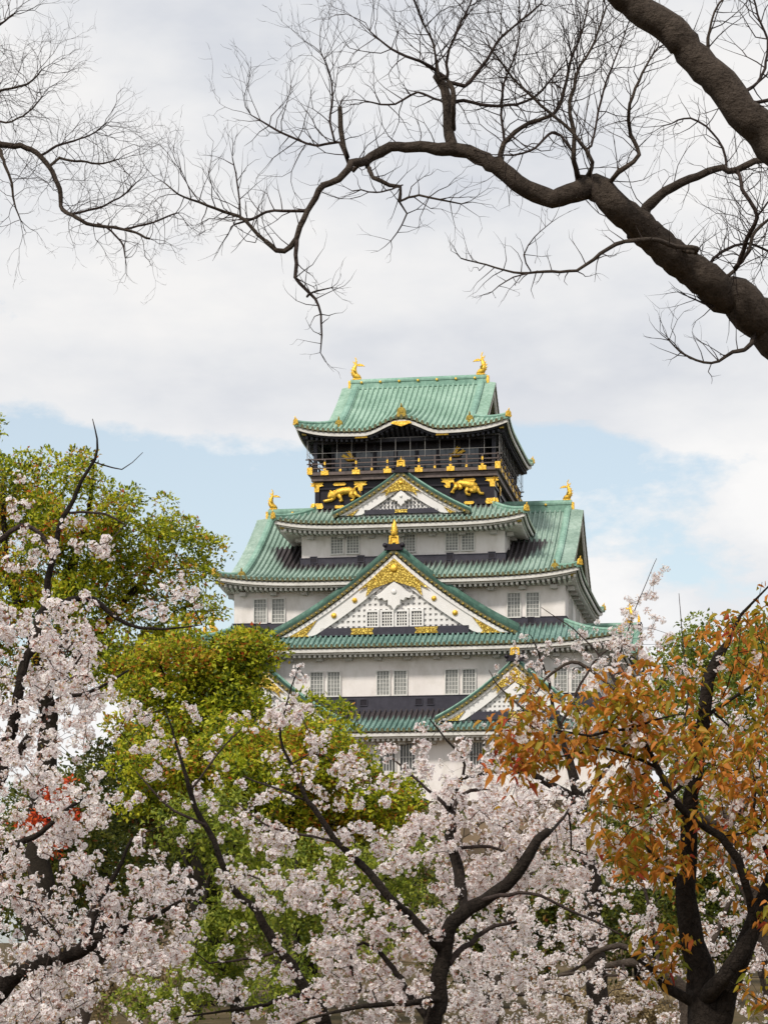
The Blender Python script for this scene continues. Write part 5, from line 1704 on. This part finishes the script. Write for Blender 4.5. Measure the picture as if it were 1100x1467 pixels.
# ------------------------------------------------------------------ cherries
CG = 'cherry trees in blossom'
cherry('large cherry in dense pink white blossom filling the left edge',
       [[ground_row(-60, 13, 60), (-50, 1500, 13, 52), (0, 1415, 13, 34), (60, 1385, 13, 26), (110, 1365, 13, 22), (160, 1342, 13, 15), (215, 1320, 13, 8), (260, 1290, 13, 4)],
        [(-50, 1500, 13, 46), (-40, 1300, 13.2, 34), (0, 1120, 13.3, 22), (35, 960, 13.3, 14), (65, 860, 13.4, 11), (85, 760, 13.4, 8), (118, 690, 13.4, 5.5), (140, 645, 13.4, 3.5), (133, 600, 13.4, 1.2)],
        [(118, 1360, 13, 14), (140, 1300, 13, 11), (165, 1250, 13, 7), (190, 1200, 13, 4)],
        [(10, 1090, 13.3, 14), (70, 1010, 13.1, 8), (130, 990, 13, 5), (185, 960, 13, 3)],
        [(55, 890, 13.4, 9), (100, 862, 13.3, 9), (135, 858, 13.3, 9), (160, 880, 13.3, 7), (200, 900, 13.3, 5), (250, 900, 13.3, 3), (290, 895, 13.3, 2)],
        [(75, 800, 13.4, 5), (60, 765, 13.4, 7), (30, 750, 13.4, 7), (0, 775, 13.4, 9)],
        [(100, 735, 13.4, 4), (150, 735, 13.4, 3.5), (180, 752, 13.4, 2.5)],
        [(130, 660, 13.4, 3), (175, 672, 13.4, 1.8), (190, 662, 13.4, 1.2), (205, 648, 13.4, 0.9)],
        [(-20, 1230, 13.2, 14), (60, 1190, 13, 8), (110, 1150, 13, 5)]],
       [([(-30, 1000), (60, 950), (125, 930), (150, 1000), (115, 1090), (160, 1130), (185, 1165), (130, 1190), (110, 1230), (190, 1240), (260, 1250), (290, 1330), (255, 1380), (200, 1390), (120, 1440), (60, 1470), (-30, 1480)], 820, 11.8, 14.2, .30),
        ([(-30, 860), (40, 850), (90, 860), (140, 900), (165, 950), (170, 1000), (-30, 1020)], 170, 12.3, 14.2, .3),
        ([(-20, 650), (40, 680), (90, 720), (130, 740), (70, 800), (-20, 830)], 30, 12.8, 13.8, .7),
        ([(100, 780), (200, 770), (270, 800), (300, 850), (240, 900), (120, 870)], 30, 12.8, 13.8, .7),
        ([(-30, 1380), (60, 1400), (180, 1440), (200, 1480), (-30, 1480)], 40, 12, 14, .5)],
       101, CG, per=1.0)
cherry('slender cherry whose thin dark stem slants up with sparse white blossom',
       [[ground_row(520, 15, 40), (470, 1480, 15, 24), (440, 1425, 15, 18), (412, 1370, 15, 15), (372, 1315, 15, 12), (332, 1262, 15, 10), (305, 1205, 15, 9), (285, 1160, 15, 8), (273, 1125, 15, 7), (255, 1070, 15, 4), (237, 1015, 15, 2)],
        [(295, 1182, 15, 5), (250, 1160, 15, 4), (215, 1130, 15, 3), (195, 1105, 15, 2)],
        [(275, 1130, 15, 4), (310, 1080, 15, 3), (350, 1040, 15, 2)],
        [(400, 1358, 15, 6), (350, 1375, 14.8, 4), (300, 1380, 14.7, 3)],
        [(440, 1425, 15, 8), (380, 1440, 14.6, 6), (320, 1450, 14.6, 4), (250, 1460, 14.6, 2.5)]],
       [([(165, 1000), (260, 985), (330, 1000), (370, 1040), (350, 1100), (290, 1120), (220, 1110), (160, 1060)], 48, 14.3, 15.8, .5),
        ([(180, 1090), (300, 1100), (420, 1120), (430, 1180), (400, 1240), (330, 1250), (250, 1210), (180, 1160)], 42, 14.3, 15.8, .6),
        ([(310, 1255), (420, 1245), (460, 1275), (440, 1310), (330, 1300)], 85, 14.3, 15.2, .1),
        ([(240, 1290), (300, 1320), (420, 1340), (470, 1400), (440, 1470), (230, 1470), (260, 1400)], 90, 13.8, 15.4, .6),
        ([(200, 1180), (250, 1230), (300, 1320), (240, 1330), (180, 1260)], 36, 14, 15.5, .5)],
       102, CG, per=1.1)
cherry('cherry with a thick dark forked trunk and heavy white blossom in the centre',
       [[ground_row(585, 14, 41.6768), (616, 1490, 14, 28.6528), (628, 1430, 14, 26.048), (639, 1370, 14, 23.4432), (652, 1325, 14, 21.4896), (672, 1298, 14, 20.8384), (705, 1278, 14, 18.8848), (735, 1255, 14, 18.2336), (755, 1225, 14, 16.28), (772, 1203, 14, 15.6288), (786, 1190, 14, 12.3728)],
        [(632, 1360, 14, 16), (608, 1335, 13.9, 13), (585, 1308, 13.9, 13), (555, 1280, 13.8, 12), (520, 1245, 13.8, 11), (490, 1215, 13.8, 10), (460, 1170, 13.8, 8.5), (438, 1145, 13.8, 7), (415, 1095, 13.8, 5), (402, 1055, 13.8, 4), (410, 1010, 13.8, 3), (428, 955, 13.8, 2)],
        [(440, 1148, 13.8, 4), (395, 1130, 13.7, 3.5), (350, 1112, 13.7, 2)],
        [(480, 1205, 13.8, 4), (430, 1198, 13.7, 4), (380, 1180, 13.7, 3), (340, 1150, 13.7, 2)],
        [(662, 1310, 14, 14), (660, 1255, 14.3, 17), (652, 1215, 14.4, 15), (645, 1170, 14.5, 10), (625, 1140, 14.6, 5), (590, 1110, 14.6, 4), (560, 1085, 14.6, 2.5)],
        [(650, 1190, 14.5, 8), (660, 1140, 14.6, 6), (690, 1130, 14.6, 5)],
        [(645, 1150, 14.5, 6), (665, 1095, 14.5, 4), (640, 1060, 14.5, 3), (615, 1030, 14.5, 1.8)],
        [(655, 1215, 14.4, 6), (700, 1214, 14.3, 5), (740, 1228, 14.3, 4)],
        [(780, 1198, 14.1, 6), (806, 1170, 14.4, 4), (825, 1140, 14.6, 2)],
        [(690, 1290, 14, 8), (760, 1280, 13.8, 5), (830, 1310, 13.8, 4), (890, 1340, 13.8, 2.5)],
        [(635, 1430, 14, 12), (560, 1440, 13.7, 8), (480, 1450, 13.6, 5), (430, 1465, 13.6, 3)],
        [(645, 1380, 14, 10), (690, 1335, 14.2, 7), (740, 1320, 14.2, 4)],
        [(612, 1460, 14, 12), (560, 1380, 14.4, 8), (520, 1350, 14.4, 5)]],
       [([(640, 1130), (700, 1115), (790, 1130), (850, 1160), (870, 1230), (830, 1260), (775, 1275), (720, 1300), (640, 1290), (600, 1250), (560, 1230), (580, 1180)], 640, 14.05, 15.8, .35),
        ([(520, 1270), (580, 1290), (640, 1310), (640, 1370), (600, 1450), (560, 1480), (420, 1480), (400, 1460), (470, 1400), (440, 1340)], 330, 13.6, 15.2, .45),
        ([(650, 1330), (720, 1300), (770, 1330), (760, 1400), (700, 1470), (650, 1470)], 120, 14.6, 16.5, .4),
        ([(370, 1060), (450, 1050), (560, 1070), (610, 1100), (580, 1150), (480, 1170), (400, 1120)], 62, 13.2, 14.5, .5),
        ([(440, 1180), (560, 1180), (580, 1240), (500, 1290), (420, 1330), (440, 1260)], 66, 13.2, 14.5, .45),
        ([(395, 960), (440, 945), (445, 1010), (415, 1060), (385, 1040)], 34, 13.5, 14, .2),
        ([(365, 1130), (430, 1170), (420, 1220), (340, 1190), (320, 1140)], 26, 13.5, 14, .4),
        ([(600, 1030), (690, 1040), (720, 1110), (650, 1130), (600, 1100)], 42, 14, 15, .3)],
       103, CG, per=1.1, split=.03)
cherry('pale cherry with grey crooked limbs behind the orange leaved tree',
       [[ground_row(1130, 20, 70), (1120, 1480, 20, 50), (1090, 1330, 20, 34), (1040, 1180, 20, 26), (1070, 1150, 20, 24), (1110, 1110, 20, 20)],
        [(1000, 1490, 19.5, 30), (985, 1440, 19.5, 24), (950, 1395, 19.4, 18), (900, 1380, 19.3, 12), (850, 1388, 19.3, 7), (790, 1400, 19.2, 4)],
        [(960, 1400, 19.4, 11), (910, 1365, 19.4, 10), (860, 1360, 19.4, 8), (820, 1390, 19.4, 5), (760, 1410, 19.4, 3)],
        [(1000, 1400, 19.6, 12), (1010, 1360, 19.6, 9), (1040, 1300, 19.7, 7), (1060, 1220, 19.7, 4)],
        [(1040, 1180, 20, 15), (1000, 1170, 20, 13), (960, 1130, 20, 9), (920, 1060, 20, 6), (880, 990, 20, 3), (900, 900, 20, 1.8), (940, 800, 20, 0.9)],
        [(920, 1060, 20, 5), (870, 960, 20, 3), (830, 910, 20, 2), (775, 870, 20, 1)],
        [(880, 990, 20, 4), (830, 950, 20, 5), (790, 965, 20, 4), (770, 990, 20, 3)],
        [(960, 1130, 20, 5), (985, 1000, 20, 3), (978, 930, 20, 1.8), (972, 850, 20, 0.9)],
        [(940, 1390, 19.3, 6), (930, 1300, 19.5, 5), (900, 1220, 19.5, 3)]],
       [([(700, 1310), (790, 1280), (870, 1240), (960, 1200), (1100, 1180), (1130, 1480), (980, 1480), (900, 1400), (740, 1420), (690, 1380)], 640, 18.3, 21.5, .25),
        ([(660, 1380), (740, 1400), (860, 1400), (960, 1430), (960, 1480), (660, 1480)], 200, 18.3, 21, .4),
        ([(820, 1110), (900, 1080), (1000, 1000), (1130, 950), (1130, 1190), (960, 1210), (880, 1240), (850, 1160)], 360, 18.8, 22, .3),
        ([(760, 940), (850, 890), (900, 870), (960, 880), (1010, 960), (960, 1030), (860, 1080), (740, 1100)], 170, 19.2, 21, .45),
        ([(885, 890), (930, 800), (950, 785), (950, 830), (915, 890), (905, 960), (870, 960)], 30, 19.6, 20.4, .2),
        ([(1010, 1080), (1110, 1060), (1110, 1240), (1020, 1230)], 110, 19, 22, .2),
        ([(650, 1060), (720, 1050), (800, 1100), (760, 1140), (680, 1130)], 46, 19.2, 21, .5)],
       104, CG, per=1.1, bark='bark_grey', split=.03, jit=.2)
cherry('bare looking cherry with tangled thin twigs and few blossoms before the lower tier',
       [[ground_row(860, 26, 40), (850, 1300, 26, 26), (830, 1150, 26, 18), (800, 1040, 26, 7), (780, 960, 26, 4), (760, 910, 26, 1.2)],
        [(830, 1150, 26, 14), (760, 1110, 26, 9), (700, 1110, 26, 6), (640, 1120, 26, 3)],
        [(800, 1040, 26, 5), (850, 950, 26, 3), (900, 910, 26, 1)],
        [(800, 1050, 26, 4), (720, 990, 26, 2.4), (700, 960, 26, 1)],
        [(830, 1150, 26, 10), (900, 1060, 26, 6), (960, 960, 26, 3)]],
       [([(700, 930), (780, 900), (870, 910), (930, 960), (900, 1060), (780, 1080), (690, 1060)], 130, 25, 27, .2),
        ([(620, 1090), (760, 1080), (850, 1120), (840, 1180), (700, 1150)], 90, 25, 27, .2)],
       105, CG, per=0.05, split=.03, jit=.25)

cherry('pale cherry with many thin brown twigs standing behind the centre trunk',
       [[ground_row(700, 24, 34), (705, 1440, 24, 22), (712, 1370, 24, 15), (730, 1310, 24, 10), (760, 1250, 24, 6), (790, 1200, 24, 3)],
        [(708, 1420, 24, 12), (660, 1370, 24, 8), (610, 1340, 24, 5), (560, 1330, 24, 3)],
        [(712, 1370, 24, 9), (760, 1350, 24, 6), (810, 1330, 24, 3)],
        [(705, 1430, 24, 9), (770, 1420, 24, 6), (830, 1430, 24, 3)],
        [(706, 1440, 24, 9), (620, 1430, 24, 6), (540, 1420, 24, 4), (470, 1430, 24, 2)]],
       [([(640, 1280), (740, 1240), (830, 1240), (860, 1320), (840, 1470), (640, 1470)], 330, 22.5, 25.5, .3),
        ([(440, 1400), (560, 1300), (650, 1300), (650, 1470), (440, 1470)], 190, 22.5, 25.5, .4)],
       106, CG, per=1.0, bark='bark_grey', split=.03, jit=.2)
cherry('pale cherry low in the corner behind the large left cherry',
       [[ground_row(120, 22, 30), (118, 1430, 22, 20), (100, 1360, 22, 12), (70, 1300, 22, 7), (40, 1240, 22, 3)],
        [(115, 1410, 22, 12), (180, 1380, 22, 8), (240, 1370, 22, 4)],
        [(118, 1440, 22, 10), (50, 1430, 22, 6), (-10, 1420, 22, 4)]],
       [([(-20, 1300), (80, 1270), (180, 1340), (260, 1360), (250, 1470), (-20, 1470)], 220, 20.5, 23.5, .4)],
       107, CG, per=1.0, bark='bark_grey', split=.03, jit=.2)

# ------------------------------------------------------------------ the copper-leaved tree at the right
def copper_tree():
    rng = np.random.default_rng(202)
    sk = Skel(0.10, 0.015, 202)
    d = 10.0
    for l in ([ground_row(1005, d, 90), (1010, 1490, d, 57.72), (1000, 1420, d, 45.24), (992, 1350, d, 35.88), (985, 1270, d, 29.64), (984, 1180, d, 24.96), (990, 1100, d, 21.06), (996, 1040, d, 19.5), (1005, 975, d, 18.72), (1025, 945, d, 15.6), (1045, 915, d, 7.02)],
              [(1012, 1480, d, 46.8), (1050, 1420, 9.9, 26.52), (1075, 1350, 9.9, 28.08), (1095, 1290, 9.9, 21.84), (1110, 1230, 9.9, 17.16), (1130, 1150, 9.9, 10.92)],
              [(1005, 1440, d, 28.08), (1040, 1395, 9.8, 23.4), (1070, 1350, 9.8, 23.4)],
              [(1080, 1330, 9.8, 13.26), (1075, 1285, 9.7, 11.7), (1055, 1235, 9.6, 11.7), (1030, 1195, 9.6, 11.7), (990, 1170, 9.6, 10.92), (962, 1140, 9.5, 10.14), (940, 1100, 9.5, 8.58), (920, 1060, 9.5, 6.24), (905, 1040, 9.5, 5.46)],
              [(908, 1044, 9.5, 4.68), (875, 1048, 9.4, 4.68), (845, 1055, 9.4, 3.9), (810, 1048, 9.4, 3.12), (775, 1042, 9.3, 2.34), (745, 1036, 9.3, 1.56)],
              [(908, 1042, 9.5, 3.9), (940, 1033, 9.4, 3.12), (968, 1024, 9.4, 1.95)],
              [(938, 1098, 9.5, 5.46), (905, 1080, 9.5, 4.68), (870, 1070, 9.4, 3.9), (830, 1078, 9.4, 3.12), (790, 1085, 9.4, 2.34), (740, 1095, 9.4, 1.56)],
              [(904, 1040, 9.5, 3.12), (905, 1000, 9.5, 2.73), (900, 970, 9.5, 1.95), (880, 945, 9.5, 1.404)],
              [(985, 1250, d, 15.6), (965, 1270, 10.1, 10.92), (950, 1240, 10.1, 7.8), (920, 1210, 10.1, 3.9)],
              [(1000, 1440, d, 17.16), (960, 1410, 9.9, 15.6), (935, 1390, 9.9, 7.8), (905, 1370, 9.9, 3.9)],
              [(988, 1110, d, 7.8), (950, 1150, 9.9, 4.68), (900, 1160, 9.8, 3.12), (860, 1150, 9.8, 1.95)],
              [(1025, 945, d, 7.02), (1060, 880, d, 4.68), (1100, 840, d, 3.12)],
              [(996, 1040, d, 7.02), (1050, 1000, 10, 4.68), (1110, 960, 10, 3.12)],
              [(1105, 1240, 9.9, 7.8), (1080, 1160, 9.9, 4.68), (1090, 1080, 9.9, 2.34)]):
        sk.limb(l)
    base = np.array(sk.pos[0]); off = np.array([base[0], base[1], 0])
    A = []
    for poly, n, d0, d1 in (([(695, 1060), (722, 1000), (765, 968), (830, 985), (900, 962), (960, 1000), (980, 1060), (900, 1115), (800, 1095), (700, 1105)], 170, 9.0, 9.8),
                            ([(860, 960), (960, 930), (1000, 890), (1060, 880), (1110, 890), (1120, 1060), (1060, 1120), (980, 1100), (900, 1040)], 190, 9.3, 10.4),
                            ([(850, 1130), (930, 1100), (1010, 1120), (1010, 1220), (960, 1270), (900, 1250), (860, 1200)], 120, 9.4, 10.3),
                            ([(1020, 1110), (1120, 1100), (1120, 1330), (1060, 1320), (1020, 1240)], 90, 9.5, 10.3),
                            ([(900, 1340), (980, 1320), (1010, 1370), (930, 1410)], 22, 9.6, 10.2),
                            ([(1060, 1400), (1110, 1390), (1110, 1440), (1070, 1440)], 8, 9.6, 10),
                            ([(1070, 835), (1110, 825), (1120, 880), (1080, 880)], 6, 9.6, 10.2),
                            ([(690, 1090), (760, 1080), (780, 1150), (740, 1160)], 10, 9.2, 9.5)):
        A.append(sample_poly(poly, int(n * 0.92), d0, d1, rng, 0.5, 3.0))
    A = np.concatenate(A)
    sk.connect(A, 0.14, 0.10)
    sk.radii(0.0016, 0.42)
    root = empty('copper_leaved_tree', (float(base[0]), float(base[1]), 0))
    sk.pos = [np.array(q) - off for q in sk.pos]
    sk.tubes(.02, 'trunk', 'branch_network', M['bark_cherry'], M['bark_cherry'], root)
    A = A - off
    n = len(A)
    cnt = rng.integers(5, 11, n)
    idx = np.repeat(np.arange(n), cnt); m = len(idx)
    out_ = rng.normal(0, 1, (m, 3)); out_[:, 2] = out_[:, 2] * .35 - .25
    ax = unit(out_)
    c = A[idx] + rng.normal(0, .028, (m, 3)) + ax * .01
    nr = unit(rng.normal(0, .55, (m, 3)) + np.array([0, -.25, 1.0]))
    L = rng.uniform(.022, .054, m)
    V, Fc = leaf_hex(c, ax, nr, L, L * rng.uniform(.44, .62, m), .5)
    np_mesh('foliage', V, 4, M['orange_leaf'], root, faces=Fc)
    # a few dark red buds and pale flowers among the leaves
    k = rng.integers(0, n, 70)
    blossoms(A[k] + rng.normal(0, .04, (70, 3)), root, rng, 0.7)
    tag(root, 'tree with copper orange young leaves and a dark trunk at the right', 'tree')
copper_tree()
